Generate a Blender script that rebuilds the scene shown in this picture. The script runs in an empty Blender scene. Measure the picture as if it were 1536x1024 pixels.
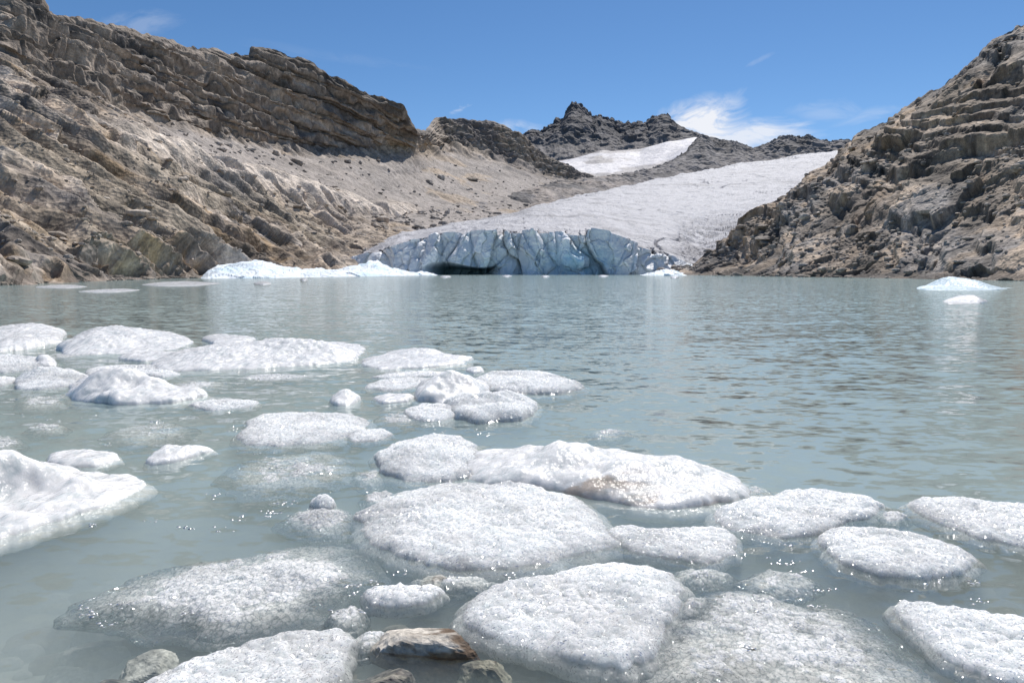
import bpy, math, random
import numpy as np
from mathutils import Vector

random.seed(7)
S = bpy.context.scene
COL = S.collection
R = math.radians

# ------------------------------------------------------------------ camera model
F = 1024.0                      # focal length in photo pixels (24 mm on 36 mm, 1536 px wide)
CAM = np.array([0.0, 0.0, 1.6])
TH = math.atan((512 - 406) / F)
_f = np.array([0, math.cos(TH), -math.sin(TH)])
_u = np.array([0, math.sin(TH), math.cos(TH)])


def ray(px, py):
    px = np.asarray(px, float); py = np.asarray(py, float)
    cx = (px - 768) / F; cy = (512 - py) / F
    d = _f + cy[..., None] * _u
    d[..., 0] += cx
    return d


def P(px, py, D):
    """world point on the ray through a photo pixel at ground distance y = D"""
    d = ray(px, py)
    return CAM + d * (np.asarray(D, float) / d[..., 1])[..., None]


def W(px, py, z=0.0):
    """world point on the horizontal plane z"""
    d = ray(px, py)
    return CAM + d * ((z - CAM[2]) / d[..., 2])[..., None]


# ------------------------------------------------------------------ noise
def _h(ix, iy, iz, s):
    h = (ix.astype(np.int64) * 374761393 + iy.astype(np.int64) * 668265263
         + iz.astype(np.int64) * 2147483647 + s * 974634773) & 0xFFFFFFFF
    h = ((h ^ (h >> 13)) * 1274126177) & 0xFFFFFFFF
    h = ((h ^ (h >> 16)) * 2246822519) & 0xFFFFFFFF
    h = h ^ (h >> 15)
    return (h & 0xFFFFFF) / float(0x1000000)


def vnoise(p, s=0):
    i = np.floor(p); f = p - i
    i = i.astype(np.int64)
    w = f * f * f * (f * (f * 6 - 15) + 10)
    r = 0
    for dx in (0, 1):
        for dy in (0, 1):
            for dz in (0, 1):
                k = ((w[:, 0] if dx else 1 - w[:, 0]) * (w[:, 1] if dy else 1 - w[:, 1])
                     * (w[:, 2] if dz else 1 - w[:, 2]))
                r = r + k * _h(i[:, 0] + dx, i[:, 1] + dy, i[:, 2] + dz, s)
    return r * 2 - 1


def fbm(p, octs=4, s=0, gain=0.5, lac=2.03):
    r = 0; a = 1.0; t = 0
    for o in range(octs):
        r = r + a * vnoise(p + 17.3 * o, s + o); t += a
        a *= gain; p = p * lac
    return r / t


def ridged(p, octs=4, s=0):
    r = 0; a = 1.0; t = 0
    for o in range(octs):
        r = r + a * (1 - 2 * np.abs(vnoise(p + 9.1 * o, s + o))); t += a
        a *= 0.5; p = p * 2.07
    return r / t


def worley(p, s=0):
    """F1, F2, three random numbers of the cell, offset from the cell's point"""
    n = len(p)
    i = np.floor(p).astype(np.int64)
    f1 = np.full(n, 9.0); f2 = np.full(n, 9.0)
    cid = np.zeros((n, 3), np.int64); off = np.zeros((n, 3))
    for dx in (-1, 0, 1):
        for dy in (-1, 0, 1):
            for dz in (-1, 0, 1):
                cx, cy, cz = i[:, 0] + dx, i[:, 1] + dy, i[:, 2] + dz
                q = np.stack([cx + _h(cx, cy, cz, s), cy + _h(cx, cy, cz, s + 1),
                              cz + _h(cx, cy, cz, s + 2)], 1)
                d = p - q
                l = np.sqrt((d * d).sum(1))
                m = l < f1
                f2 = np.where(m, f1, np.minimum(f2, l))
                f1 = np.where(m, l, f1)
                cid[m] = np.stack([cx, cy, cz], 1)[m]
                off[m] = d[m]
    rnd = np.stack([_h(cid[:, 0], cid[:, 1], cid[:, 2], s + 5 + k) for k in range(3)], 1)
    return f1, f2, rnd, off


def plates(p, s=0, tilt=0.9, crack=0.5):
    """blocks with flat tilted tops and cracks between: height in about -1..1, cell random"""
    f1, f2, r, o = worley(p, s)
    h = (r[:, 0] - 0.5) * 1.2 + tilt * ((r[:, 1] - 0.5) * o[:, 0] * 2 + (r[:, 2] - 0.5) * o[:, 2] * 2 + 0.35 * o[:, 1])
    c = np.clip((f2 - f1) / 0.16, 0, 1)
    return h - crack * (1 - c), r[:, 0], f2 - f1


def sm(a, b, x):
    t = np.clip((x - a) / (b - a), 0, 1)
    return t * t * (3 - 2 * t)


def lerp(a, b, t):
    return a + (b - a) * t


# ------------------------------------------------------------------ objects
def tag(o, label=None, cat=None, group=None, kind=None):
    if label: o['label'] = label
    if cat: o['category'] = cat
    if group: o['group'] = group
    if kind: o['kind'] = kind
    return o


def mesh_obj(name, verts, faces, mat, parent=None, smooth=True, col=None):
    me = bpy.data.meshes.new(name)
    verts = np.asarray(verts, np.float32); faces = np.asarray(faces, np.int32)
    nv, nf = len(verts), len(faces)
    k = faces.shape[1]
    me.vertices.add(nv); me.vertices.foreach_set('co', verts.ravel())
    me.loops.add(nf * k); me.loops.foreach_set('vertex_index', faces.ravel())
    me.polygons.add(nf)
    me.polygons.foreach_set('loop_start', np.arange(0, nf * k, k, dtype=np.int32))
    me.polygons.foreach_set('loop_total', np.full(nf, k, np.int32))
    me.polygons.foreach_set('use_smooth', np.full(nf, smooth, bool))
    me.update(calc_edges=True)
    me.validate()
    if col is not None:
        a = me.color_attributes.new('col', 'FLOAT_COLOR', 'POINT')
        c = np.ones((nv, 4), np.float32); c[:, :3] = col
        a.data.foreach_set('color', c.ravel())
    me.materials.append(mat)
    o = bpy.data.objects.new(name, me)
    COL.objects.link(o)
    if parent: o.parent = parent
    return o


def empty(name, loc):
    o = bpy.data.objects.new(name, None); COL.objects.link(o)
    o.location = loc
    return o


def grid_faces(nr, nc, wrap=False):
    r = np.arange(nr - 1)[:, None]; c = np.arange(nc if wrap else nc - 1)[None, :]
    c2 = (c + 1) % nc
    a = r * nc + c; b = r * nc + c2
    return np.stack([a, b, b + nc, a + nc], -1).reshape(-1, 4)


def grid_normals(G):
    du = np.gradient(G, axis=1); dv = np.gradient(G, axis=0)
    n = np.cross(du, dv)
    return n / (np.linalg.norm(n, axis=2, keepdims=True) + 1e-9)


def blur(A, it, axis):
    for _ in range(it):
        B = A.copy()
        if axis == 0:
            B[1:-1] = 0.25 * A[:-2] + 0.5 * A[1:-1] + 0.25 * A[2:]
        else:
            B[:, 1:-1] = 0.25 * A[:, :-2] + 0.5 * A[:, 1:-1] + 0.25 * A[:, 2:]
        A = B
    return A


def loft(rows, x0, x1, nx, counts, bx=6, bt=6, by=0):
    """surface through rows of (px, py, depth) control points. Returns grid of world points, row parameter
    (0 at first row, 1 at second ...), and photo column"""
    xs = np.linspace(x0, x1, nx)
    ys, ds = [], []
    for r in rows:
        r = np.array(r, float)
        ys.append(np.interp(xs, r[:, 0], r[:, 1])); ds.append(np.interp(xs, r[:, 0], r[:, 2]))
    ys, ds = np.array(ys), np.log(np.array(ds))
    tt = np.concatenate([np.linspace(i, i + 1, c, endpoint=False) for i, c in enumerate(counts)] + [[len(rows) - 1.0]])
    i = np.minimum(tt.astype(int), len(rows) - 2); f = (tt - i)[:, None]
    Y = ys[i] * (1 - f) + ys[i + 1] * f
    D = ds[i] * (1 - f) + ds[i + 1] * f
    k = sum(counts[:-1]) + 1                                # the crest row stays where it is
    D[:k] = blur(D[:k], bt, 0); Y[:k] = blur(Y[:k], bt, 0); D = blur(D, bx, 1)
    if by: Y = blur(Y, by, 1)
    D = np.exp(D)
    X = np.broadcast_to(xs, Y.shape)
    return P(X, Y, D), np.broadcast_to(tt[:, None], Y.shape), X, Y, D


def soft(a, nr, nc, it=2):
    return blur(blur(a.reshape(nr, nc), it, 0), it, 1).ravel()


def shore_depth(y, z=-1.0):
    return float(W(np.array(768.0), np.array(float(y)), 0.0)[1])


# ------------------------------------------------------------------ materials
def new_mat(name):
    m = bpy.data.materials.new(name); m.use_nodes = True
    nt = m.node_tree; nt.nodes.clear()
    out = nt.nodes.new('ShaderNodeOutputMaterial')
    return m, nt, out


class NB:
    """small helper for wiring nodes"""
    def __init__(self, nt): self.nt = nt
    def n(self, t, **kw):
        nd = self.nt.nodes.new(t)
        for k, v in kw.items(): setattr(nd, k, v)
        return nd
    def set(self, sock, v):
        if isinstance(v, bpy.types.NodeSocket): self.nt.links.new(v, sock)
        else: sock.default_value = v
    def math(self, op, a, b=0.0, c=None, clamp=False):
        nd = self.n('ShaderNodeMath', operation=op, use_clamp=clamp)
        self.set(nd.inputs[0], a); self.set(nd.inputs[1], b)
        if c is not None: self.set(nd.inputs[2], c)
        return nd.outputs[0]
    def noise(self, vec, scale, detail=4, rough=0.55, dist=0.0):
        nd = self.n('ShaderNodeTexNoise')
        self.set(nd.inputs['Vector'], vec)
        nd.inputs['Scale'].default_value = scale; nd.inputs['Detail'].default_value = detail
        nd.inputs['Roughness'].default_value = rough; nd.inputs['Distortion'].default_value = dist
        return nd.outputs['Fac']
    def voro(self, vec, scale, feature='F1', out='Distance', smooth=0.3):
        nd = self.n('ShaderNodeTexVoronoi', feature=feature)
        self.set(nd.inputs['Vector'], vec); nd.inputs['Scale'].default_value = scale
        if feature == 'SMOOTH_F1': nd.inputs['Smoothness'].default_value = smooth
        return nd.outputs[out]
    def mapr(self, v, a, b, c, d, clamp=True):
        nd = self.n('ShaderNodeMapRange', clamp=clamp)
        self.set(nd.inputs[0], v)
        for k, x in zip((1, 2, 3, 4), (a, b, c, d)): nd.inputs[k].default_value = x
        return nd.outputs[0]
    def mix(self, fac, a, b, blend='MIX'):
        nd = self.n('ShaderNodeMix', data_type='RGBA', blend_type=blend)
        self.set(nd.inputs[0], fac)
        self.set(nd.inputs[6], a); self.set(nd.inputs[7], b)
        return nd.outputs[2]
    def scaled(self, vec, s, rot=(0, 0, 0), loc=(0, 0, 0)):
        nd = self.n('ShaderNodeMapping')
        self.set(nd.inputs[0], vec)
        nd.inputs[1].default_value = loc; nd.inputs[2].default_value = rot; nd.inputs[3].default_value = s
        return nd.outputs[0]
    def bump(self, h, dist, strength=1.0, normal=None):
        nd = self.n('ShaderNodeBump')
        self.set(nd.inputs['Height'], h); nd.inputs['Distance'].default_value = dist
        nd.inputs['Strength'].default_value = strength
        if normal is not None: self.set(nd.inputs['Normal'], normal)
        return nd.outputs[0]
    def geo(self): return self.n('ShaderNodeNewGeometry').outputs['Position']
    def obj(self): return self.n('ShaderNodeTexCoord').outputs['Object']
    def principled(self, **kw):
        nd = self.n('ShaderNodeBsdfPrincipled')
        for k, v in kw.items(): self.set(nd.inputs[k], v)
        return nd.outputs[0]
    def mixs(self, f, a, b):
        nd = self.n('ShaderNodeMixShader')
        self.set(nd.inputs[0], f); self.nt.links.new(a, nd.inputs[1]); self.nt.links.new(b, nd.inputs[2])
        return nd.outputs[0]


def rock_mat(name, fine, bump=1.0):
    """vertex colour times two scales of mottling, with fine broken bump; fine = size of the finest grain in m"""
    m, nt, out = new_mat(name); b = NB(nt)
    at = b.n('ShaderNodeAttribute', attribute_name='col').outputs['Color']
    pos = b.geo()
    n1 = b.noise(pos, 0.35 / fine, 5, 0.65)
    n2 = b.noise(pos, 1.6 / fine, 3, 0.6)
    k = b.math('MULTIPLY', b.mapr(n1, 0.3, 0.72, 0.66, 1.35), b.mapr(n2, 0.3, 0.7, 0.72, 1.28))
    cm = b.n('ShaderNodeCombineColor')
    for i in range(3): nt.links.new(k, cm.inputs[i])
    c = b.mix(1.0, at, cm.outputs[0], 'MULTIPLY')
    v = b.voro(pos, 0.8 / fine)
    h = b.math('ADD', b.math('MULTIPLY', v, 0.7), n1)
    bp = b.bump(h, fine * 0.75 * bump, 0.6)
    sh = b.principled(**{'Base Color': c, 'Roughness': 0.85, 'Normal': bp, 'Specular IOR Level': 0.3})
    nt.links.new(sh, out.inputs[0])
    return m


def snow_mat(name, base, dirt, sc, bump, rough=0.6):
    m, nt, out = new_mat(name); b = NB(nt)
    at = b.n('ShaderNodeAttribute', attribute_name='col').outputs['Color']
    pos = b.geo()
    n1 = b.noise(pos, sc, 6, 0.65)
    n2 = b.noise(pos, sc * 7, 4, 0.7)
    f = b.math('MULTIPLY', b.mapr(n1, 0.42, 0.72, 0, 1), b.mapr(n2, 0.35, 0.7, 0.2, 1))
    c = b.mix(f, base + (1,), dirt + (1,))
    c = b.mix(1.0, c, at, 'MULTIPLY')
    bp = b.bump(b.math('ADD', n2, b.math('MULTIPLY', n1, 1.5)), bump, 0.9)
    sh = b.principled(**{'Base Color': c, 'Roughness': rough, 'Normal': bp, 'Specular IOR Level': 0.3})
    nt.links.new(sh, out.inputs[0])
    return m


def floe_mat(name, base, grain, bump, trans=0.0, rough=0.22, sss=0.5, stain=False):
    m, nt, out = new_mat(name); b = NB(nt)
    pos = b.geo()
    v1 = b.voro(pos, 1.0 / grain, 'SMOOTH_F1', smooth=0.35)
    v2 = b.voro(pos, 2.7 / grain, 'F1')
    n1 = b.noise(pos, 0.22 / grain, 5, 0.6)
    n2 = b.noise(pos, 0.05 / grain, 4, 0.6)
    h = b.math('ADD', b.math('MULTIPLY', v1, 1.0), b.math('ADD', b.math('MULTIPLY', v2, 0.45), b.math('MULTIPLY', n1, 1.1)))
    bp = b.bump(h, bump, 1.0)
    if sss and bump > 0.01:                                   # facets of the crystals: each its own tilt, so they glint one by one
        vc = b.voro(pos, 1.6 / grain, 'F1', 'Color')
        t1 = b.n('ShaderNodeVectorMath', operation='SUBTRACT'); nt.links.new(vc, t1.inputs[0]); t1.inputs[1].default_value = (0.5, 0.5, 0.5)
        t2 = b.n('ShaderNodeVectorMath', operation='SCALE'); nt.links.new(t1.outputs[0], t2.inputs[0]); t2.inputs['Scale'].default_value = 0.9
        t3 = b.n('ShaderNodeVectorMath', operation='ADD'); nt.links.new(t2.outputs[0], t3.inputs[0]); nt.links.new(bp, t3.inputs[1])
        t4 = b.n('ShaderNodeVectorMath', operation='NORMALIZE'); nt.links.new(t3.outputs[0], t4.inputs[0])
        bp = t4.outputs[0]
    grey = tuple(x * y for x, y in zip(base, (0.58, 0.66, 0.68)))
    nd = b.n('ShaderNodeTexNoise'); b.set(nd.inputs['Vector'], pos); nd.inputs['Scale'].default_value = 0.8 / grain
    wv = b.n('ShaderNodeVectorMath', operation='SCALE'); nt.links.new(nd.outputs['Color'], wv.inputs[0]); wv.inputs['Scale'].default_value = grain * 0.9
    wp = b.n('ShaderNodeVectorMath', operation='ADD'); nt.links.new(pos, wp.inputs[0]); nt.links.new(wv.outputs[0], wp.inputs[1])
    ed = b.voro(wp.outputs[0], 0.75 / grain, 'DISTANCE_TO_EDGE')
    net = b.math('MULTIPLY', b.mapr(ed, 0.0, 0.16, 1.0, 0.0), 0.75 if bump > 0.01 else 0.15)
    f = b.math('MAXIMUM', b.math('MULTIPLY', net, b.mapr(n2, 0.3, 0.6, 0.25, 1.0)), b.math('MULTIPLY', b.math('MULTIPLY', b.mapr(n1, 0.42, 0.62, 0, 1), 0.8), b.mapr(v1, 0.15, 0.6, 0.15, 0.8 if not trans > 0.2 else 0.2)))
    c = b.mix(f, base + (1,), grey + (1,))
    if stain:
        z = b.n('ShaderNodeSeparateXYZ'); nt.links.new(pos, z.inputs[0])
        at = b.n('ShaderNodeAttribute', attribute_name='col').outputs['Color']
        c = b.mix(1.0, c, at, 'MULTIPLY')
    if sss:
        sb = b.n('ShaderNodeSubsurfaceScattering')
        b.set(sb.inputs['Color'], c); sb.inputs['Scale'].default_value = sss
        sb.inputs['Radius'].default_value = (1.0, 1.0, 1.0)
        nt.links.new(b.bump(h, bump * 0.35, 1.0), sb.inputs['Normal'])
        gs = b.n('ShaderNodeBsdfGlossy'); gs.inputs['Roughness'].default_value = rough; nt.links.new(bp, gs.inputs['Normal'])
        fs = b.n('ShaderNodeFresnel'); fs.inputs[0].default_value = 1.31; nt.links.new(bp, fs.inputs[1])
        sh = b.mixs(fs.outputs[0], sb.outputs[0], gs.outputs[0])
    else:
        sh = b.principled(**{'Base Color': c, 'Roughness': rough, 'Normal': bp, 'Specular IOR Level': 0.5, 'IOR': 1.31})
    if trans:
        tr = b.n('ShaderNodeBsdfTransparent')
        tr.inputs[0].default_value = (0.86, 0.92, 0.93, 1)
        clear = b.n('ShaderNodeBsdfGlossy'); clear.inputs['Roughness'].default_value = 0.08
        nt.links.new(bp, clear.inputs['Normal'])
        fr = b.n('ShaderNodeFresnel'); fr.inputs[0].default_value = 1.31; nt.links.new(bp, fr.inputs[1])
        glass = b.mixs(fr.outputs[0], tr.outputs[0], clear.outputs[0])
        k = b.math('ADD', b.mapr(n2, 0.35, 0.68, trans + 0.22, trans - 0.28), b.mapr(v1, 0.1, 0.6, 0.02, -0.03))
        if trans:
            at = b.n('ShaderNodeAttribute', attribute_name='col'); sc = b.n('ShaderNodeSeparateColor'); nt.links.new(at.outputs['Color'], sc.inputs[0])
            k = b.math('ADD', k, b.mapr(b.math('ADD', sc.outputs[0], b.math('MULTIPLY', b.math('SUBTRACT', n1, 0.5), 0.35)), 0.0, 0.38 if trans > 0.3 else 0.16, 0.55 if trans > 0.3 else 0.16, -0.04))
            k = b.math('ADD', k, b.math('MULTIPLY', net, 0.25 if trans > 0.3 else 0.05))
        sh = b.mixs(b.math('MINIMUM', b.math('MAXIMUM', k, 0.03), 0.9), sh, glass)
    nt.links.new(sh, out.inputs[0])
    return m


M = {}
M['left'] = rock_mat('weathered_tan_rock', 0.9)
M['right'] = rock_mat('broken_brown_rock', 0.55)
M['far'] = rock_mat('dark_far_rock', 4.0)
M['snow'] = snow_mat('dirty_glacier_snow', (0.51, 0.505, 0.525), (0.34, 0.34, 0.36), 0.07, 1.6)
M['farsnow'] = snow_mat('far_snow', (0.50, 0.49, 0.515), (0.33, 0.325, 0.34), 0.02, 2.0)
M['iceface'] = snow_mat('blue_glacier_ice', (0.92, 0.925, 0.925), (0.72, 0.77, 0.80), 0.12, 0.6, 0.45)
M['bank'] = snow_mat('bright_shore_ice', (0.76, 0.80, 0.83), (0.60, 0.73, 0.80), 0.25, 0.25, 0.5)
M['white'] = floe_mat('white_floe_ice', (0.77, 0.75, 0.72), 0.035, 0.006, 0.0, 0.25, 0.16)
M['stained'] = floe_mat('stained_floe_ice', (0.77, 0.75, 0.72), 0.035, 0.006, 0.0, 0.25, 0.16, stain=True)
M['crystal'] = floe_mat('crystal_floe_ice', (0.84, 0.825, 0.80), 0.030, 0.018, 0.18, 0.12, 0.14)
M['clear'] = floe_mat('clear_floe_ice', (0.90, 0.88, 0.85), 0.026, 0.018, 0.34, 0.08, 0.05)
M['berg'] = floe_mat('berg_ice', (0.70, 0.80, 0.84), 0.3, 0.06, 0.0, 0.35, 0.0)


def water_mat():
    m, nt, out = new_mat('silty_lake_water'); b = NB(nt)
    pos = b.geo()
    # ripples run across the view, a little askew to the right
    p1 = b.scaled(pos, (0.95, 2.3, 1), (0, 0, R(-9)))
    p2 = b.scaled(pos, (2.4, 5.2, 1), (0, 0, R(12)))
    p3 = b.scaled(pos, (6.5, 12.0, 1), (0, 0, R(-20)))
    p0 = b.scaled(pos, (0.12, 0.5, 1), (0, 0, R(-4)))
    # calmer among the floes on the left, livelier out on the open water to the right
    sx = b.n('ShaderNodeSeparateXYZ'); nt.links.new(pos, sx.inputs[0])
    ang = b.math('DIVIDE', sx.outputs[0], b.math('MAXIMUM', sx.outputs[1], 1.0))
    k = b.mapr(b.math('ADD', ang, b.math('MULTIPLY', b.noise(b.scaled(pos, (.1, .06, 1)), 1, 2), 0.5)), -0.1, 0.75, 0.58, 1.0)
    # ripple slopes taken straight from coloured noise (a bump would smooth out with distance)
    sl = None
    for vec, sc_, amp_ in ((p0, 1.0, 0.06), (p1, 1.0, 0.24), (p2, 1.0, 0.42), (p3, 1.0, 0.46)):
        nd = b.n('ShaderNodeTexNoise'); b.set(nd.inputs['Vector'], vec)
        nd.inputs['Scale'].default_value = sc_; nd.inputs['Detail'].default_value = 2; nd.inputs['Distortion'].default_value = 0.3
        v = b.n('ShaderNodeVectorMath', operation='SUBTRACT'); nt.links.new(nd.outputs['Color'], v.inputs[0]); v.inputs[1].default_value = (0.5, 0.5, 0.5)
        v2 = b.n('ShaderNodeVectorMath', operation='MULTIPLY'); nt.links.new(v.outputs[0], v2.inputs[0]); v2.inputs[1].default_value = (0.5 * amp_, amp_, 0)
        if sl is None: sl = v2.outputs[0]
        else:
            ad = b.n('ShaderNodeVectorMath', operation='ADD'); nt.links.new(sl, ad.inputs[0]); nt.links.new(v2.outputs[0], ad.inputs[1]); sl = ad.outputs[0]
    kk = b.n('ShaderNodeVectorMath', operation='SCALE'); nt.links.new(sl, kk.inputs[0]); nt.links.new(b.math('MULTIPLY', b.math('MULTIPLY', k, 1.5), b.mapr(sx.outputs[1], 2.5, 14.0, 0.75, 1.0)), kk.inputs['Scale'])
    up = b.n('ShaderNodeVectorMath', operation='ADD'); nt.links.new(kk.outputs[0], up.inputs[0]); up.inputs[1].default_value = (0, 0, 1)
    nm = b.n('ShaderNodeVectorMath', operation='NORMALIZE'); nt.links.new(up.outputs[0], nm.inputs[0])
    bp = nm.outputs[0]
    fr = b.n('ShaderNodeFresnel'); fr.inputs[0].default_value = 1.333; nt.links.new(bp, fr.inputs[1])
    tr = b.n('ShaderNodeBsdfTransparent'); tr.inputs[0].default_value = (0.97, 0.98, 0.98, 1)
    gl = b.n('ShaderNodeBsdfGlossy'); gl.inputs['Roughness'].default_value = 0.06
    nt.links.new(bp, gl.inputs['Normal'])
    silt = b.n('ShaderNodeBsdfDiffuse'); silt.inputs[0].default_value = (0.54, 0.70, 0.68, 1)
    nt.links.new(b.mixs(fr.outputs[0], b.mixs(b.math('ADD', b.mapr(sx.outputs[1], 2.9, 5.2, 0.02, 0.24), b.mapr(sx.outputs[1], 6.0, 30.0, 0.0, 0.46)), tr.outputs[0], silt.outputs[0]), gl.outputs[0]), out.inputs[0])
    vol = b.n('ShaderNodeVolumePrincipled')
    vol.inputs['Color'].default_value = (0.87, 0.985, 0.98, 1)
    vol.inputs['Density'].default_value = 1.7
    vol.inputs['Anisotropy'].default_value = 0.0
    nt.links.new(vol.outputs[0], out.inputs[1])
    return m


M['water'] = water_mat()


def bed_mat():
    m, nt, out = new_mat('silty_stony_bed'); b = NB(nt)
    pos = b.geo()
    v = b.voro(pos, 7.0, 'F1', 'Color')
    d = b.voro(pos, 7.0, 'F1')
    sp = b.n('ShaderNodeSeparateColor'); nt.links.new(v, sp.inputs[0])
    n = b.noise(pos, 3.0, 6, 0.6)
    c = b.mix(sp.outputs[0], (0.20, 0.19, 0.16, 1), (0.50, 0.49, 0.44, 1))
    c = b.mix(b.mapr(n, 0.35, 0.7, 0, 1), c, (0.34, 0.36, 0.33, 1))
    bp = b.bump(b.math('ADD', b.math('MULTIPLY', d, -1.0), n), 0.05)
    sh = b.principled(**{'Base Color': c, 'Roughness': 0.8, 'Normal': bp})
    nt.links.new(sh, out.inputs[0])
    return m


M['bed'] = bed_mat()
M['stone'] = rock_mat('wet_stone', 0.03)

# ------------------------------------------------------------------ colours of rock
TAN = np.array([0.38, 0.31, 0.24]); OCHRE = np.array([0.38, 0.265, 0.15]); GREY = np.array([0.26, 0.245, 0.235])
DARK = np.array([0.085, 0.078, 0.075]); BROWN = np.array([0.17, 0.135, 0.11]); PALE = np.array([0.52, 0.46, 0.40])
SCREE = np.array([0.29, 0.265, 0.25])


def cmix(c, target, w):
    return c + (target - c) * np.asarray(w)[:, None]


def rot_coords(p, ax, ay, az):
    """components of p along three given (unit) axes"""
    A = np.stack([np.array(v, float) / np.linalg.norm(v) for v in (ax, ay, az)], 0)
    return p @ A.T


# ------------------------------------------------------------------ left mountain + valley side
def left_terrain():
    s = shore_depth
    rows = [
        # below the water
        [(-320, 452, s(452) - 3), (0, 432, s(429) - 3), (130, 427, s(423) - 3), (305, 421, s(417) - 5), (430, 418, 185), (560, 416, 268), (760, 413, 330), (1080, 413, 380)],
        # shore
        [(-320, 444, s(446)), (0, 425, s(428)), (130, 419, s(422)), (305, 411, s(416)), (430, 406, 195), (560, 398, 285), (760, 395, 350), (1080, 390, 400)],
        # lower slope
        [(-320, 330, 95), (0, 350, 100), (130, 350, 118), (260, 352, 150), (400, 370, 220), (520, 365, 310), (640, 352, 390), (760, 337, 470), (900, 330, 620), (1080, 330, 800)],
        # middle: foot of pale slabs
        [(-320, 170, 150), (0, 225, 150), (130, 250, 175), (260, 275, 215), (400, 315, 280), (520, 335, 360), (640, 325, 470), (760, 315, 600), (900, 315, 760), (1080, 320, 1000)],
        # crest of pale slab rib
        [(-320, 90, 200), (0, 150, 195), (130, 178, 220), (260, 225, 265), (400, 278, 330), (520, 312, 400), (600, 330, 455), (680, 305, 570), (760, 298, 680), (900, 304, 850), (1080, 312, 1100)],
        # scree behind it
        [(-320, 40, 240), (0, 115, 235), (130, 155, 265), (300, 215, 350), (440, 250, 440), (560, 262, 520), (640, 262, 640), (700, 268, 740), (800, 280, 840), (900, 294, 950), (1080, 306, 1150)],
        # foot of the cliff band
        [(-320, 0, 270), (0, 85, 265), (150, 150, 300), (300, 200, 390), (450, 222, 500), (560, 222, 590), (620, 216, 650), (660, 222, 860), (720, 228, 900), (780, 244, 930), (840, 266, 960), (900, 284, 1000), (1080, 300, 1200)],
        # skyline
        [(-320, -160, 310), (-120, -70, 300), (0, -32, 300), (50, -8, 310), (65, 8, 315), (78, 25, 318), (130, 36, 335), (200, 54, 365), (250, 67, 395), (300, 79, 430), (345, 84, 455), (374, 86, 470),
         (380, 77, 475), (410, 76, 490), (432, 86, 500), (464, 95, 520), (474, 108, 525), (530, 131, 555), (545, 141, 562), (578, 150, 590), (600, 158, 600), (612, 178, 610), (620, 197, 640), (640, 199, 760),
         (654, 178, 920), (690, 180, 940), (740, 187, 960), (780, 204, 980), (800, 222, 990), (840, 246, 1010), (880, 264, 1030), (920, 280, 1040), (1080, 296, 1220)],
        # behind the ridge
        [(-320, -60, 400), (0, 40, 390), (65, 60, 400), (300, 130, 520), (430, 140, 600), (600, 220, 720), (640, 230, 900), (700, 230, 1080), (840, 290, 1130), (1080, 310, 1300)],
    ]
    G, T, X, Y, D = loft(rows, -320, 1080, 1150, [10, 95, 110, 75, 60, 45, 120, 14], 5, 5)
    nr, nc = G.shape[:2]
    N = grid_normals(G)
    if N[nr // 3, nc // 3, 1] > 0: N = -N
    p = G.reshape(-1, 3); n = N.reshape(-1, 3); t = T.ravel(); x = X.ravel(); d = D.ravel(); y = Y.ravel()
    sc = np.clip(d / 200.0, 0.5, 3.2)                       # features grow with distance up the valley
    warp = np.stack([fbm(p / 40, 3, 11), fbm(p / 40, 3, 12), fbm(p / 40, 3, 13)], 1) * 4.5
    pw = p + warp
    # masks
    cliff = sm(5.65, 6.1, t + 0.25 * fbm(p / 60, 3, 3)) * (1 - sm(640, 670, x) * 0.25)
    midhill = sm(640, 662, x) * sm(5.2, 6.2, t)
    scree = sm(3.9, 4.35, t + 0.4 * fbm(p / 50, 3, 5)) * (1 - sm(5.5, 6.0, t)) * sm(60, 330, x + 60 * fbm(p / 50, 2, 8))
    scree = np.maximum(scree, sm(470, 600, x) * (1 - sm(5.0, 5.6, t)))
    lowscree = sm(0.1, 0.5, fbm(p / 28, 3, 31) + 0.25) * sm(1.6, 2.2, t) * (1 - sm(3.3, 3.7, t))
    slab = np.exp(-((t - 4.0 + 0.25 * fbm(p / 25, 2, 77)) / 0.34) ** 2) * (1 - sm(600, 640, x)) * sm(110, 260, x)
    scree = scree * (1 - slab)
    # dip frame: slabs dip down to the right along the slope
    q = rot_coords(pw, (0.80, 0.30, -0.45), (0.3, -0.8, 0.2), (0.45, 0.3, 0.85))
    h1, r1, e1 = plates(q / np.array([30, 24, 4.6]), 21, 0.6, 0.3)
    h2, r2, e2 = plates(q / np.array([9.0, 7.5, 1.9]), 22, 0.6, 0.3)
    h3, r3, e3 = plates(q / np.array([3.0, 2.6, 0.9]), 23, 0.6, 0.3)
    # cliff strata
    lay = (pw[:, 2] + 0.10 * pw[:, 0] + 5 * fbm(p / 30, 3, 41)) / 11.0
    fr = lay - np.floor(lay)
    ledge = sm(0.0, 0.75, fr) * (1 - sm(0.86, 1.0, fr))
    lay2 = (pw[:, 2] + 0.12 * pw[:, 0] + 2 * fbm(p / 12, 3, 42)) / 3.6
    fr2 = lay2 - np.floor(lay2)
    ledge2 = sm(0.0, 0.7, fr2) * (1 - sm(0.85, 1.0, fr2))
    c1, k1, _ = plates(pw / np.array([11, 11, 26.0]), 51)
    c2, k2, _ = plates(pw / np.array([6, 6, 3.2]), 52)
    gully = ridged(np.stack([pw[:, 0] / 26, pw[:, 1] / 26, pw[:, 2] / 90], 1), 3, 61)
    rough = 1 - 0.9 * scree
    nearish = 1 - sm(200, 420, d)
    amp = np.clip(d / 190, 0.75, 1.6)
    crop = sm(0.22, 0.42, fbm(np.stack([pw[:, 0] / 60, pw[:, 1] / 60, pw[:, 2] / 16], 1), 4, 74)) * scree   # outcrops in the scree
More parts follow.
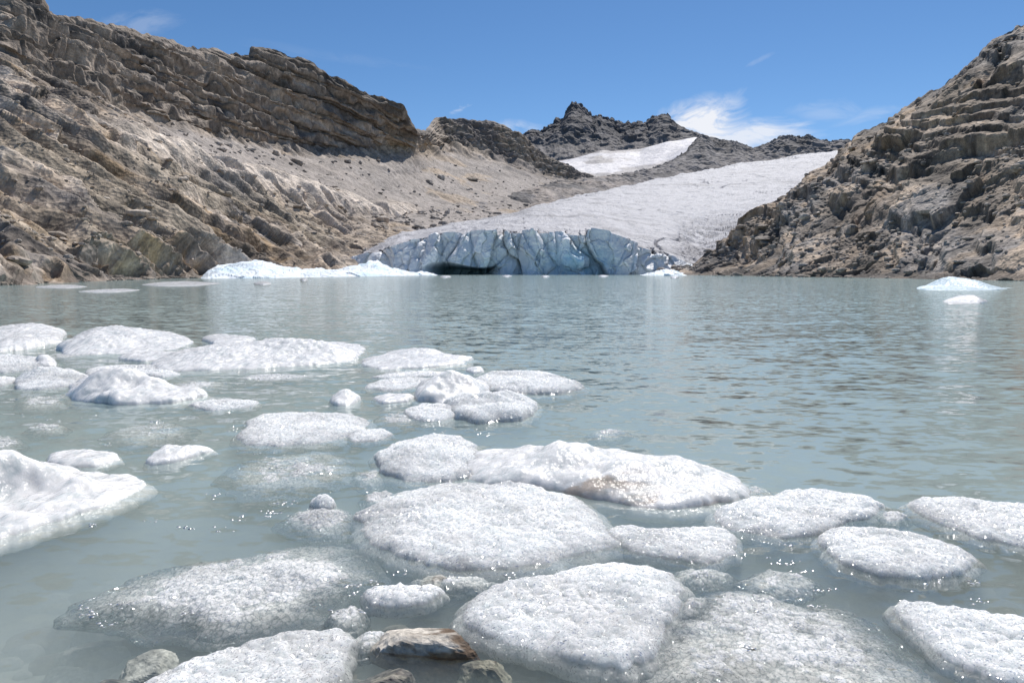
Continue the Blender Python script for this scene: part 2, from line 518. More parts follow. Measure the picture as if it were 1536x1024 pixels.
    disp = (fbm(p / 55, 4, 1) * 3.0 * sm(0.8, 2, t)
            + rough * (1 - cliff) * (1 - 0.6 * slab) * amp * (h1 * 1.7 * (1 - 0.5 * lowscree) + h2 * 0.9 * (1 - 0.75 * lowscree) + h3 * 0.5)
            + slab * amp * (2.6 + h1 * 1.4 + ridged(q / np.array([34, 9, 4.0]), 3, 7) * 1.3)
            + crop * (1.0 + h1 * 2.0 + h2 * 1.2)
            + cliff * (ledge * 3.6 + ledge2 * 1.8 + c1 * 1.3 + c2 * 1.0 + gully * 1.5))
    disp += midhill * (ridged(p / 45, 5, 71) * 9 + c1 * 3)
    disp += scree * (1 - crop) * (h3 * 0.22 + fbm(p / 7, 3, 73) * 0.5 + 1.2 * ridged(np.stack([pw[:, 0] / 22, pw[:, 1] / 22, pw[:, 2] / 70], 1), 3, 90))
    edge = sm(0.0, 0.9, t)
    disp = disp * lerp(0.35, 1, edge)
    # skyline keeps its outline: damp on the crest
    crest = np.exp(-((t - 7.0) / 0.10) ** 2)
    disp = disp * (1 - 0.6 * crest)
    q0 = rot_coords(p, (0.80, 0.30, -0.45), (0.3, -0.8, 0.2), (0.45, 0.3, 0.85))[:, 2]
    sd_ = (stairs(q0, 6.5, 1.3 * fbm(p / 50, 3, 141) + 0.3 * r1) * 0.9
           + stairs(q0, 2.3, 1.6 * fbm(p / 30, 3, 142) + 0.35 * r2) * 0.8
           + stairs(q0, 0.9, 1.2 * fbm(p / 12, 3, 143) + 0.4 * r3) * 0.6) * rough * (1 - cliff) * (1 - 0.5 * slab) * (1 - 0.35 * lowscree) * sm(0.4, 1.3, t)
    zc = p[:, 2] + 0.10 * p[:, 0]
    sc_ = (stairs(zc, 12.0, 0.9 * fbm(p / 70, 3, 144) + 0.25 * k1, 0.7) * 0.45
           + stairs(zc, 3.4, 1.0 * fbm(p / 40, 3, 145) + 0.2 * k2, 0.6) * 0.6
           + stairs(zc, 1.3, 1.0 * fbm(p / 25, 3, 146), 0.6) * 0.6) * cliff * (1 - 0.85 * crest) * (1 - midhill)
    disp = soft(disp, nr, nc, 1); sd_ = soft(sd_, nr, nc, 1); sc_ = soft(sc_, nr, nc, 1)
    cn = np.array([0.45, 0.3, 0.85]) / np.linalg.norm([0.45, 0.3, 0.85])
    p2 = p + n * disp[:, None] + cn * sd_[:, None]
    p2[:, 2] += sc_
    p2[:, 2] += soft(crest * (np.abs(c2) * 1.6 + ridged(p / 7, 3, 78) * 1.2), nr, nc, 1)
    # colour
    c = np.tile(TAN, (len(p), 1))
    big = fbm(p / 35, 4, 81); mid = fbm(q / np.array([16, 6, 3.2]), 4, 82)
    c = cmix(c, GREY, sm(-0.1, 0.4, big) * 0.8)
    c = cmix(c, OCHRE, sm(0.0, 0.4, mid) * nearish * 0.8)
    c = cmix(c, BROWN, sm(0.6, 0.9, r2) * 0.5)
    c = cmix(c, PALE, sm(0.7, 0.95, r1) * 0.6)
    c = cmix(c, DARK * 1.6, sm(0.1, 0.45, -mid) * 0.7)
    bed_ = vnoise(np.stack([q[:, 2] / 1.5, q[:, 0] / 60, q[:, 1] / 60], 1), 91) + 0.5 * vnoise(np.stack([q[:, 2] / 0.6, q[:, 0] / 25, q[:, 1] / 25], 1), 92)
    c = c * lerp(0.52, 1.3, sm(-0.6, 0.6, bed_))[:, None]
    c = cmix(c, np.array([0.34, 0.29, 0.225]), lowscree * 0.75)
    c = cmix(c, SCREE * lerp(0.9, 1.15, sm(-.4, .4, fbm(np.stack([pw[:, 0] / 30, pw[:, 1] / 30, pw[:, 2] / 6], 1), 4, 89)))[:, None], scree * (1 - crop) * 0.9)
    c = cmix(c, TAN * 1.15, crop * 0.7)
    c = cmix(c, PALE * 1.25, slab * 0.95 * sm(-0.5, 0.1, ridged(q / np.array([34, 9, 4.0]), 3, 7) + 0.3))
    cl = cmix(np.tile(np.array([0.215, 0.18, 0.15]), (len(p), 1)), DARK * 1.1, sm(0.05, 0.5, fbm(np.stack([pw[:, 0] / 30, pw[:, 1] / 30, pw[:, 2] / 11], 1), 4, 83) + 0.12) * 0.85)
    cl = cmix(cl, np.array([0.32, 0.27, 0.22]), sm(0.6, 0.9, k1) * 0.55)
    cl = cmix(cl, np.array([0.36, 0.31, 0.26]), sm(0.1, 0.5, fbm(np.stack([pw[:, 0] / 50, pw[:, 1] / 50, pw[:, 2] / 5], 1), 3, 84)) * 0.6)
    band = vnoise(np.stack([lay2 * 1.7, np.zeros_like(lay2), pw[:, 0] / 400], 1), 87) + 0.4 * vnoise(np.stack([lay2 * 4.1, np.zeros_like(lay2), pw[:, 0] / 200], 1), 88)
    cl = cl * lerp(0.62, 1.4, sm(-0.5, 0.5, band))[:, None]
    c = cmix(c, cl, cliff * (1 - 0.35 * sm(620, 680, x)))
    warm = sm(530, 600, x) * (1 - sm(640, 670, x)) * np.exp(-((t - 5.9) / 0.35) ** 2)
    c = cmix(c, np.array([0.40, 0.31, 0.21]), warm * 0.7)
    c = cmix(c, np.array([0.17, 0.15, 0.145]), midhill * sm(0.0, 0.4, fbm(p / 50, 3, 85) + 0.15) * 0.8)
    wet = (1 - sm(0.6, 2.6, p2[:, 2] + 0.8 * fbm(p / 3, 2, 86)))
    c = cmix(c, DARK * 1.2, wet * 0.5)
    c = c * np.array([1.08, 1.05, 1.01]) * lerp(0.78, 1.22, r3)[:, None] * (0.92 + 0.2 * fbm(p / 4, 3, 88))[:, None]
    scatter('left', p2, n, np.clip((0.25 + lowscree + 0.8 * scree * (1 - crop)) * (1 - cliff) * (t > 1.05) * (t < 5.9), 0, 2) * (d / 150) ** -0.5, d, c, 2600, 95)
    o = mesh_obj('left_mountain', p2, grid_faces(nr, nc)[:, ::-1], M['left'], smooth=False, col=np.clip(c, 0.02, 0.8))
    tag(o, 'tall tan and dark brown rocky mountainside with a stepped cliff band above scree', 'mountain', kind='structure')


ROCKS = {}


def stairs(qc, T, off, k=0.76):
    """offset along the bedding normal that turns a slope into flat treads and steep risers of thickness T"""
    u = qc / T + off
    i = np.floor(u); f = u - i
    return (i + sm(k, 1.0, f) - u + 0.38) * T




def scatter(key, p, n, w, d, c, count, seed):
    """remember where loose rocks lie on a slope: base points, sizes, colours"""
    rng = np.random.default_rng(seed)
    w = np.maximum(w, 0) * (p[:, 2] > 0.3); w = w / w.sum()
    i = rng.choice(len(p), count, replace=False, p=w)
    size = np.exp(rng.normal(-1.35, 0.6, count)) * np.clip(d[i] / 130, 0.8, 3.2)
    tint = rng.uniform(0.75, 1.5, (count, 1))
    col = np.clip(c[i] * 0.45 + 0.55 * np.array([0.38, 0.34, 0.30]) * tint, 0.03, 0.6)
    ROCKS[key] = (p[i], size, col)


def loose_rocks():
    nu, nv = 9, 7
    th = np.linspace(0, 2 * math.pi, nu, endpoint=False); ph = np.linspace(0.15, math.pi - 0.15, nv)
    A, B = np.meshgrid(th, ph)
    dd = np.stack([np.sin(B) * np.cos(A), np.sin(B) * np.sin(A), np.cos(B)], -1).reshape(-1, 3)
    f0 = grid_faces(nv, nu, True)
    for key, lab in (('left', 'loose blocks and stones scattered over the tan slope on the left'), ('right', 'loose blocks and stones scattered over the broken brown slope on the right')):
        P0, sz, cc = ROCKS[key]
        V, C, Fc = [], [], []
        for k in range(len(P0)):
            rng = random.Random(k * 7 + len(key))
            r = np.ones(len(dd))
            for _ in range(6):
                nn = np.array([rng.gauss(0, 1), rng.gauss(0, 1), rng.gauss(0, 1)]); nn /= np.linalg.norm(nn)
                q = dd @ nn
                r = np.where(q > 1e-3, np.minimum(r, rng.uniform(0.5, 0.8) / np.maximum(q, 1e-3)), r)
            v = dd * r[:, None] * np.array([rng.uniform(0.9, 1.7), rng.uniform(0.8, 1.2), rng.uniform(0.45, 0.8)]) * sz[k]
            a = rng.uniform(0, 6.28)
            v = v @ np.array([[math.cos(a), math.sin(a), 0], [-math.sin(a), math.cos(a), 0], [0, 0, 1]])
            V.append(v + P0[k] + np.array([0, 0, 0.2 * sz[k]])); C.append(np.tile(cc[k], (len(v), 1))); Fc.append(f0 + k * len(dd))
        o = mesh_obj('rubble', np.concatenate(V), np.concatenate(Fc), M[key], smooth=False, col=np.concatenate(C))
        tag(o, lab, 'rubble', kind='stuff')
    # stones along both waterlines
    V, C, Fc = [], [], []
    rng = random.Random(77)
    k = 0
    for side, xr, n_ in (('l', (-60, 310), 260), ('r', (1040, 1600), 330)):
        for _ in range(n_):
            px = rng.uniform(*xr)
            py = np.interp(px, [-60, 0, 130, 305], [431, 427, 421, 415]) if side == 'l' else np.interp(px, [1040, 1200, 1380, 1600], [411.5, 414.6, 417, 422])
            b0 = W(np.array(px), np.array(float(py) + rng.gauss(0.4, 0.5)))
            s0 = min(math.exp(rng.gauss(-0.9, 0.5)), 1.1) * (b0[1] / 130) ** 0.6
            r = 1 + 0.4 * fbm(dd * 1.3 + k * 3.3, 2, 45)
            v = dd * r[:, None] * s0 * np.array([rng.uniform(1, 1.8), 1.0, rng.uniform(0.5, 0.8)]) + b0
            g = rng.uniform(0.5, 1.6)
            V.append(v); C.append(np.tile(np.array([0.21, 0.18, 0.15]) * g, (len(v), 1))); Fc.append(f0 + k * len(dd)); k += 1
    o = mesh_obj('shore_stones', np.concatenate(V), np.concatenate(Fc), M['right'], smooth=False, col=np.concatenate(C))
    tag(o, 'dark wet stones lying along both waterlines below the slopes', 'shore stones', kind='stuff')


def right_terrain():
    s = shore_depth
    rows = [
        [(985, 416, 262), (1040, 416, 255), (1200, 419, 178), (1380, 423, 128), (1540, 427, 98), (1900, 445, 60)],
        [(985, 409.5, 274), (1040, 410, 270), (1200, 411.5, s(415.3)), (1380, 414, s(418)), (1540, 416, s(421)), (1900, 425, s(432))],
        [(985, 408, 276), (1040, 404, 276), (1100, 392, 268), (1200, 378, 200), (1380, 362, 152), (1540, 350, 125), (1900, 320, 85)],
        [(985, 407, 278), (1040, 401, 280), (1100, 376, 275), (1200, 335, 225), (1380, 280, 180), (1540, 240, 155), (1900, 150, 110)],
        [(985, 406.5, 280), (1040, 398, 284), (1075, 380, 284), (1100, 357, 284), (1150, 322, 268), (1200, 288, 252), (1300, 222, 232), (1380, 170, 215), (1540, 85, 190), (1900, -120, 140)],
        [(985, 406, 282), (1022, 404, 286), (1040, 395, 288), (1058, 384, 290), (1075, 372, 292), (1092, 356, 292), (1108, 332, 290), (1125, 322, 288), (1150, 311, 286), (1180, 291, 284), (1204, 277, 282), (1225, 258, 280), (1255, 236, 276),
         (1268, 226, 274), (1282, 207, 272), (1300, 195, 270), (1330, 178, 264), (1352, 162, 258), (1400, 134, 248), (1438, 106, 242), (1470, 78, 238), (1490, 58, 235), (1515, 45, 230), (1540, 32, 226), (1600, -10, 215), (1900, -220, 170)],
        [(985, 410, 300), (1040, 408, 320), (1108, 385, 340), (1268, 300, 340), (1540, 150, 300), (1900, -60, 250)],
    ]
    rows = [[(x, y, dd - 12 * max(0, min(1, (1160 - x) / 60))) for x, y, dd in r] for r in rows]
    G, T, X, Y, D = loft(rows, 985, 1900, 900, [6, 90, 130, 130, 70, 14], 4, 4)
    nr, nc = G.shape[:2]
    N = grid_normals(G)
    if N[nr // 2, nc // 2, 1] > 0: N = -N
    p = G.reshape(-1, 3); n = N.reshape(-1, 3); t = T.ravel(); x = X.ravel(); d = D.ravel()
    warp = np.stack([fbm(p / 25, 3, 111), fbm(p / 25, 3, 112), fbm(p / 25, 3, 113)], 1) * 1.8
    pw = p + warp
    q = rot_coords(pw, (0.86, -0.25, 0.40), (-0.2, -0.9, 0.1), (-0.40, -0.2, 0.88))
    h1, r1, e1 = plates(q / np.array([34, 13, 5.0]), 121, 0.65, 0.3)
    h2, r2, e2 = plates(q / np.array([11, 5.0, 2.2]), 122, 0.7, 0.35)
    h3, r3, e3 = plates(q / np.array([4.0, 2.2, 1.0]), 123, 0.7, 0.35)
    h4, r4, e4 = plates(q / np.array([1.5, 1.3, 0.6]), 124, 0.7, 0.3)
    lay = (q[:, 2] + 1.6 * fbm(p / 35, 3, 131)) / 7.5
    fr = lay - np.floor(lay)
    ledge = sm(0, 0.8, fr) * (1 - sm(0.88, 1.0, fr))
    layb = (q[:, 2] + 0.7 * fbm(p / 20, 3, 133)) / 2.3
    frb = layb - np.floor(layb)
    ledgeb = sm(0, 0.8, frb) * (1 - sm(0.86, 1.0, frb))
    m = sm(-0.1, 0.35, fbm(p / 22, 3, 132))                # where rubble covers the slabs
    far = 1 - 0.6 * sm(200, 285, d) * (1 - sm(1.0, 1.4, t)) * 0
    sz = sm(990, 1090, x)
    disp = fbm(p / 30, 4, 101) * 3.0 * sm(1.0, 1.6, t) + np.clip(d / 210, 0.45, 1.3) * (h1 * 1.0 + h2 * 0.5 + h3 * (0.12 + 0.28 * m) + h4 * (0.06 + 0.14 * m))
    disp *= lerp(0.35, 1, sm(0.3, 1.5, t)) * lerp(0.3, 1, sz)
    crest = np.exp(-((t - 5.0) / 0.12) ** 2)
    disp *= 1 - 0.65 * crest
    q0 = rot_coords(p, (0.86, -0.25, 0.40), (-0.2, -0.9, 0.1), (-0.40, -0.2, 0.88))[:, 2]
    damp = lerp(0.2, 1, sm(0.3, 1.6, t)) * lerp(0.3, 1, sz) * (1 - 0.8 * np.minimum(crest, 1))
    sd_ = (stairs(q0, 6.5, 1.3 * fbm(p / 50, 3, 151) + 0.3 * r1) * 0.45
           + stairs(q0, 2.2, 1.6 * fbm(p / 30, 3, 152) + 0.35 * r2) * 0.75
           + stairs(q0, 0.8, 1.2 * fbm(p / 12, 3, 153) + 0.4 * r3) * 0.35) * damp
    disp = soft(disp, nr, nc, 1); sd_ = soft(sd_, nr, nc, 1)
    cn = np.array([-0.40, -0.2, 0.88]) / np.linalg.norm([-0.40, -0.2, 0.88])
    p2 = p + n * disp[:, None] + cn * sd_[:, None]
    p2[:, 2] += soft(crest * (h2 * 0.9 + h3 * 0.5), nr, nc, 1)
    c = np.tile(np.array([0.29, 0.245, 0.20]), (len(p), 1))
    big = fbm(p / 24, 4, 181); mid = fbm(q / np.array([9, 6, 3.0]), 4, 182)
    c = cmix(c, np.array([0.215, 0.21, 0.21]), sm(-0.1, 0.35, big))
    c = cmix(c, TAN * 1.1, sm(0.0, 0.35, mid) * 0.8)
    c = cmix(c, OCHRE * 0.85, sm(0.72, 0.95, r2) * 0.6 * sm(-0.2, 0.2, -big))
    c = cmix(c, DARK, sm(0.1, 0.45, -mid) * 0.75)
    c = cmix(c, PALE * 0.9, sm(0.82, 0.97, r3) * 0.55)
    c = cmix(c, BROWN * 0.8, (1 - sm(0.05, 0.3, r1)) * 0.6)
    bed_ = vnoise(np.stack([q[:, 2] / 1.6, q[:, 0] / 60, q[:, 1] / 60], 1), 191) + 0.5 * vnoise(np.stack([q[:, 2] / 0.6, q[:, 0] / 25, q[:, 1] / 25], 1), 192)
    c = c * lerp(0.6, 1.3, sm(-0.6, 0.6, bed_))[:, None]
    wet = 1 - sm(0.4, 2.2, p2[:, 2] + 0.9 * fbm(p / 3, 2, 186))
    c = cmix(c, DARK * 0.8, wet * 0.75)
    c = c * lerp(0.75, 1.25, r4)[:, None] * np.array([0.94, 0.885, 0.825])
    scatter('right', p2, n, (0.3 + m) * (t > 1.05) * (t < 4.9) * (d / 150) ** -0.5, d, c, 2200, 195)
    o = mesh_obj('right_mountain', p2, grid_faces(nr, nc), M['right'], smooth=False, col=np.clip(c, 0.02, 0.8))
    tag(o, 'dark broken brown rock slope falling into the water at the right of the glacier', 'mountain', kind='structure')


def simple_ridge(name, label, rows, x0, x1, nx, counts, seed, amp, scale, colour, mat, facing=True, cat='mountain', jag=0.0):
    G, T, X, Y, D = loft(rows, x0, x1, nx, counts, 3, 3)
    nr, nc = G.shape[:2]
    N = grid_normals(G)
    if N[nr // 2, nc // 2, 1] > 0: N = -N
    p = G.reshape(-1, 3); n = N.reshape(-1, 3); t = T.ravel(); x = X.ravel()
    a = ridged(np.stack([p[:, 0] / scale, p[:, 1] / scale, p[:, 2] / (scale * 4)], 1), 5, seed)
    pl, rr, _ = plates(p / (scale * 0.35), seed + 1)
    pl2, rr2, _ = plates(p / (scale * 0.13), seed + 2)
    crest = 1.35 * np.exp(-((t - (len(rows) - 2)) / 0.22) ** 2)
    a2 = ridged(np.stack([p[:, 0] / (scale * .3), p[:, 1] / (scale * .3), p[:, 2] / (scale * 1.0)], 1), 4, seed + 5)
    disp = (a * amp + pl * amp * 0.12 + pl2 * amp * 0.03 + a2 * amp * 0.24) * (1 - 0.6 * crest)
    disp = soft(disp, nr, nc, 1)
    p2 = p + n * disp[:, None]
    p2[:, 2] += crest * jag * (pl2 + 0.8 * pl + ridged(p / (scale * .15), 2, seed + 9))
    c = colour(p, t, x, rr, rr2, a)
    o = mesh_obj(name, p2, grid_faces(nr, nc), mat, smooth=False, col=np.clip(c, 0.02, 0.9))
    tag(o, label, cat, kind='structure')
    return o


def far_things():
    def peak_col(p, t, x, r, r2, a):
        c = np.tile(np.array([0.105, 0.10, 0.105]), (len(p), 1))
        c = cmix(c, np.array([0.055, 0.055, 0.062]), sm(0.0, 0.5, fbm(p / 90, 4, 203)))
        c = cmix(c, np.array([0.22, 0.20, 0.19]), sm(0.2, 0.6, -a) * 0.6 + 0.5 * (1 - sm(0.9, 1.5, t)))
        return c * lerp(0.75, 1.25, r2)[:, None]
    rows = [
        [(760, 262, 1650), (830, 262, 1650), (1000, 240, 1650), (1080, 230, 1650)],
        [(760, 235, 1760), (800, 232, 1760), (850, 225, 1780), (900, 226, 1780), (960, 218, 1780), (1020, 214, 1770), (1080, 222, 1760)],
        [(760, 228, 1950), (786, 205, 1950), (800, 199, 1950), (815, 196, 1950), (832, 186, 1950), (845, 178, 1950), (853, 160, 1950), (858, 153, 1950), (866, 156, 1950), (874, 163, 1950), (879, 168, 1950),
         (886, 178, 1950), (900, 178, 1960), (920, 180, 1960), (930, 189, 1960), (945, 188, 1960), (957, 184, 1960), (970, 185, 1960), (985, 176, 1960), (997, 171, 1960), (1003, 178, 1960),
         (1008, 188, 1960), (1020, 195, 1960), (1034, 204, 1960), (1050, 213, 1960), (1080, 230, 1960)],
        [(760, 260, 2100), (858, 230, 2150), (1000, 230, 2150), (1080, 260, 2100)],
    ]
    simple_ridge('far_peaks', 'jagged dark grey rock peaks rising far behind the upper snowfield', rows, 760, 1080, 520, [30, 130, 8], 201, 27, 150, peak_col, M['far'], jag=5.0)

    def snow_col(p, t, x, r, r2, a):
        c = np.tile(np.array([1.0, 1.0, 1.0]), (len(p), 1))
        rock = sm(0.12, 0.4, fbm(np.stack([p[:, 0] / 60, p[:, 1] / 140, p[:, 2] / 30], 1), 5, 223) + 0.5 * (1 - sm(0.9, 1.25, t)) + 0.35 * sm(1.8, 2.0, t)) * 0.8
        c = cmix(c, np.array([0.28, 0.26, 0.26]), rock)
        return c
    rows = [
        [(800, 290, 1240), (900, 288, 1240), (1000, 275, 1240), (1100, 250, 1240)],
        [(800, 262, 1340), (850, 262, 1340), (900, 262, 1350), (960, 256, 1360), (1000, 246, 1370), (1040, 226, 1380), (1100, 226, 1380)],
        [(800, 244, 1600), (830, 242, 1600), (870, 236, 1620), (900, 226, 1650), (960, 224, 1650), (1000, 212, 1650), (1030, 207, 1660), (1045, 206, 1660), (1060, 214, 1660), (1100, 230, 1660)],
        [(800, 260, 1700), (1100, 250, 1720)],
    ]
    G, T, X, Y, D = loft(rows, 800, 1100, 300, [30, 90, 6], 40, 6, 14)
    nr, nc = G.shape[:2]; p = G.reshape(-1, 3)
    p = p + np.array([0, 0, 1.0]) * (fbm(p / 50, 4, 225) * 4)[:, None]
    o = mesh_obj('snowfield', p, grid_faces(nr, nc), M['farsnow'], col=snow_col(p, T.ravel(), None, None, None, None))
    tag(o, 'white upper snowfield sloping below the far dark peaks', 'snowfield', kind='structure')

    def ridge_col(p, t, x, r, r2, a):
        c = np.tile(np.array([0.20, 0.185, 0.18]), (len(p), 1))
        c = cmix(c, np.array([0.10, 0.095, 0.095]), sm(-0.1, 0.4, fbm(p / 60, 4, 243)))
        c = cmix(c, np.array([0.34, 0.29, 0.25]), (1 - sm(900, 980, x)) * sm(0.0, 0.5, fbm(p / 40, 3, 245) + 0.2) * 0.8)
        return c * lerp(0.75, 1.25, r2)[:, None]
    rows = [
        [(700, 345, 520), (800, 325, 640), (900, 310, 760), (1000, 300, 900), (1100, 285, 1050), (1300, 265, 1220), (1420, 265, 1220)],
        [(700, 325, 580), (780, 303, 700), (850, 290, 820), (900, 282, 900), (960, 275, 1000), (1020, 262, 1080), (1100, 246, 1180), (1180, 235, 1260), (1300, 228, 1300), (1420, 228, 1300)],
        [(700, 318, 600), (770, 296, 760), (830, 276, 900), (860, 270, 980), (900, 268, 1060), (960, 258, 1140), (1000, 246, 1180), (1030, 228, 1220), (1045, 207, 1250), (1052, 202, 1250), (1062, 208, 1250), (1075, 213, 1270), (1090, 210, 1290), (1110, 216, 1300), (1130, 223, 1310), (1150, 215, 1330),
         (1168, 206, 1340), (1180, 203, 1340), (1195, 207, 1340), (1210, 203, 1340), (1225, 208, 1340), (1245, 213, 1350), (1262, 209, 1350), (1280, 210, 1350), (1320, 220, 1350), (1420, 240, 1350)],
        [(700, 335, 700), (860, 300, 1120), (1045, 260, 1400), (1180, 240, 1480), (1420, 260, 1480)],
    ]
    simple_ridge('rocky_ridge', 'grey brown rock ridge between the glacier and the upper snowfield', rows, 700, 1420, 720, [30, 90, 8], 241, 10, 60, ridge_col, M['far'], jag=1.5)


def glacier():
    lip = [(505, 396), (530, 386), (548, 381), (575, 374), (600, 368), (625, 362), (660, 352), (700, 349), (740, 346), (800, 347), (850, 347), (885, 349), (910, 354), (935, 362), (960, 369), (990, 378), (1010, 386), (1035, 396), (1060, 403), (1330, 403)]
    lx = np.array(lip, float)
    bottom = [(x, 413.6, 268) for x, _ in lip]
    rows = [
        [(x, 414.5, 272) for x, _ in lip],
        [(x, y, 276) for x, y in lip],
        [(505, 394, 300), (530, 382, 300), (560, 373, 305), (600, 358, 320), (700, 342, 330), (800, 330, 350), (900, 330, 350), (1000, 345, 345), (1060, 368, 340), (1120, 345, 400), (1200, 325, 480), (1330, 310, 520)],
        [(505, 393, 320), (560, 369, 330), (600, 353, 345), (700, 338, 380), (800, 312, 470), (900, 300, 560), (1000, 290, 640), (1100, 285, 700), (1200, 270, 760), (1330, 255, 800)],
        [(505, 391, 340), (530, 379, 335), (560, 366, 345), (600, 350, 365), (650, 341, 400), (700, 334, 440), (750, 323, 500), (800, 309, 560), (850, 297, 640), (900, 287, 720), (960, 274, 820), (1000, 266, 880), (1100, 247, 1020), (1200, 233, 1120), (1265, 225, 1160), (1330, 218, 1180)],
        [(505, 398, 360), (600, 365, 400), (700, 350, 500), (800, 330, 630), (900, 310, 800), (1000, 290, 960), (1100, 270, 1100), (1200, 258, 1200), (1330, 245, 1260)],
    ]
    cf = 150
    G, T, X, Y, D = loft(rows, 505, 1330, 1000, [cf, 40, 70, 70, 10], 8, 0, 3)
    nr, nc = G.shape[:2]
    p = G.reshape(-1, 3).copy(); t = T.ravel(); x = X.ravel()
    face = 1 - sm(0.88, 1.0, t)
    # ----- front: leaning columns, cracks, cave
    z = p[:, 2]
    u = p[:, 0] + 0.16 * z * np.sin(p[:, 0] / 13) + 3.0 * fbm(p / 16, 3, 301)
    q = np.stack([u / 10.5, np.zeros_like(u) + 0.4, (z + 0.5 * u) / 24.0], 1)
    f1, f2, r, off = worley(q, 311)
    g = f2 - f1
    q2 = np.stack([u / 4.2, np.zeros_like(u) + 3, (z - 0.4 * u) / 7.0], 1) + 0.4 * fbm(p / 5, 2, 303)[:, None]
    f1b, f2b, rb, ob = worley(q2, 321)
    blocky = (r[:, 0] - 0.5) * 6 + off[:, 0] * (r[:, 1] - 0.5) * 12 + off[:, 2] * (r[:, 2] - 0.6) * 9 + 3.4 * np.clip(1 - f1 * f1 * 1.5, 0, 1)
    blocky += (rb[:, 0] - 0.5) * 1.9 + ob[:, 0] * (rb[:, 1] - 0.5) * 4 + ob[:, 2] * (rb[:, 2] - 0.5) * 3
    crack = (1 - np.clip(g / 0.16, 0, 1)) ** 1.5 * 1.7 * sm(0.25, 0.6, r[:, 2] + 0.3 * fbm(p / 9, 2, 304)) + (1 - np.clip((f2b - f1b) / 0.12, 0, 1)) * 0.5
    small = fbm(p / 2.4, 4, 331) * 0.9
    lean = (1 - t.clip(0, 1)) * 3.0                           # foot stands a little further out
    ends = sm(545, 590, x) * (1 - sm(990, 1030, x))
    dy = -(blocky - crack + small) * lerp(0.35, 1.0, ends) - lean
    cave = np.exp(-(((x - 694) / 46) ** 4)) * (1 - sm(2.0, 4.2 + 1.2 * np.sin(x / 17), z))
    cave2 = np.exp(-(((x - 575) / 22) ** 4)) * (1 - sm(1.5, 4.0, z)) * 0.25
    dy = dy + (cave * 14 + cave2 * 5)
    lipw = np.exp(-((t - 1.0) / 0.10) ** 2)
    wf = np.where(t <= 1, 1.0, np.exp(-((t - 1.0) / 0.22) ** 2))
    p[:, 1] += dy * wf
    p[:, 2] += (lipw * ((r[:, 0] - 0.5) * 2.6 - crack * 0.25 + (rb[:, 1] - .5) * 1.2)) * lerp(0.25, 1, ends)
    # ----- upper surface: low rolls, melt channels, crevasse lines
    top = sm(1.02, 1.3, t)
    roll = fbm(p / 45, 4, 341) * 3.0 + fbm(p / 9, 4, 342) * 1.1
    cq = np.stack([p[:, 0] / 30 + p[:, 1] / 260, p[:, 1] / 22 - p[:, 0] / 90, np.zeros_like(u)], 1)
    cre = np.clip(np.abs(vnoise(cq + 2 * fbm(p / 70, 2, 343)[:, None] * np.array([0.3, 0.3, 0]), 344)) / 0.06, 0, 1)
    cm = sm(0.05, 0.5, fbm(p / 60, 3, 345) + 0.1)
    chan = ridged(np.stack([p[:, 0] / 14, p[:, 1] / 60, np.zeros_like(u)], 1), 3, 346)
    p[:, 2] += top * (roll - (1 - cre) * cm * 1.8 + chan * 0.6)
    # right-hand foot of the front is shattered
    sh = sm(1000, 1040, x) * (1 - sm(2.1, 2.6, t)) * sm(0.9, 1.1, t)
    pl, pr, _ = plates(p / np.array([5, 7, 5.0]), 351)
    p[:, 2] += sh * pl * 1.1
    # colours (multiplied into the material)
    c = np.ones((len(p), 3))
    dirt = sm(0.1, 0.5, fbm(np.stack([p[:, 0] / 60, p[:, 1] / 18, p[:, 2] / 30], 1), 5, 361)) * 0.22
    dirt = np.maximum(dirt, sh * 0.35 * sm(-0.2, 0.3, fbm(p / 9, 3, 362)))
    dirt = np.maximum(dirt, (1 - cre) * cm * 0.4)
    dirt = np.maximum(dirt, lipw * 0.4 * sm(0.0, 0.5, fbm(p / 5, 3, 363) + .1))
    c = cmix(c, np.array([0.36, 0.35, 0.36]), np.clip(dirt * 2.0, 0, 0.85))
    c *= (0.93 + 0.14 * fbm(p / 3.5, 3, 364))[:, None]
    cf_ = np.ones((len(p), 3))
    bl = np.exp(-(((x - 868) / 52) ** 2)) * (1 - sm(8, 14, z)) + 0.5 * np.exp(-(((x - 720) / 90) ** 2)) * (1 - sm(3, 9, z))
    cf_ = cmix(cf_, np.array([0.42, 0.72, 0.86]), np.clip(bl * (0.7 + 0.6 * fbm(p / 5, 3, 371)), 0, 1) * 0.8)
    cf_ = cmix(cf_, np.array([0.72, 0.78, 0.82]), np.clip(crack / 4, 0, 1) * 0.5)
    cf_ = cf_ * (1 + 0.22 * (rb[:, 0] - 0.5) + 0.22 * (r[:, 1] - 0.5))[:, None]
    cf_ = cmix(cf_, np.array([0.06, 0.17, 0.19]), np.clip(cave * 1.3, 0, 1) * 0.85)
    cf_ = cmix(cf_, np.ones(3) * 1.05, sm(0.8, 1.0, t) * 0.6)
    root = empty('glacier', (float(p[:, 0].mean()), 278, 0))
    tag(root, 'white glacier tongue descending between the slopes to a grey blue ice cliff at the water', 'glacier')
    p -= np.array(root.location)
    fa = grid_faces(nr, nc)
    # split at the lip row: front and surface share their edge vertices
    ksplit = cf * nc
    front = fa[fa.max(1) < ksplit + nc]
    back = fa[fa.min(1) >= ksplit]
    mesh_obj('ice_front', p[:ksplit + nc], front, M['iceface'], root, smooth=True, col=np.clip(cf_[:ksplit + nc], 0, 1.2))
    mesh_obj('ice_surface', p[ksplit:], back - ksplit, M['snow'], root, smooth=False, col=np.clip(c[ksplit:], 0, 1.0))


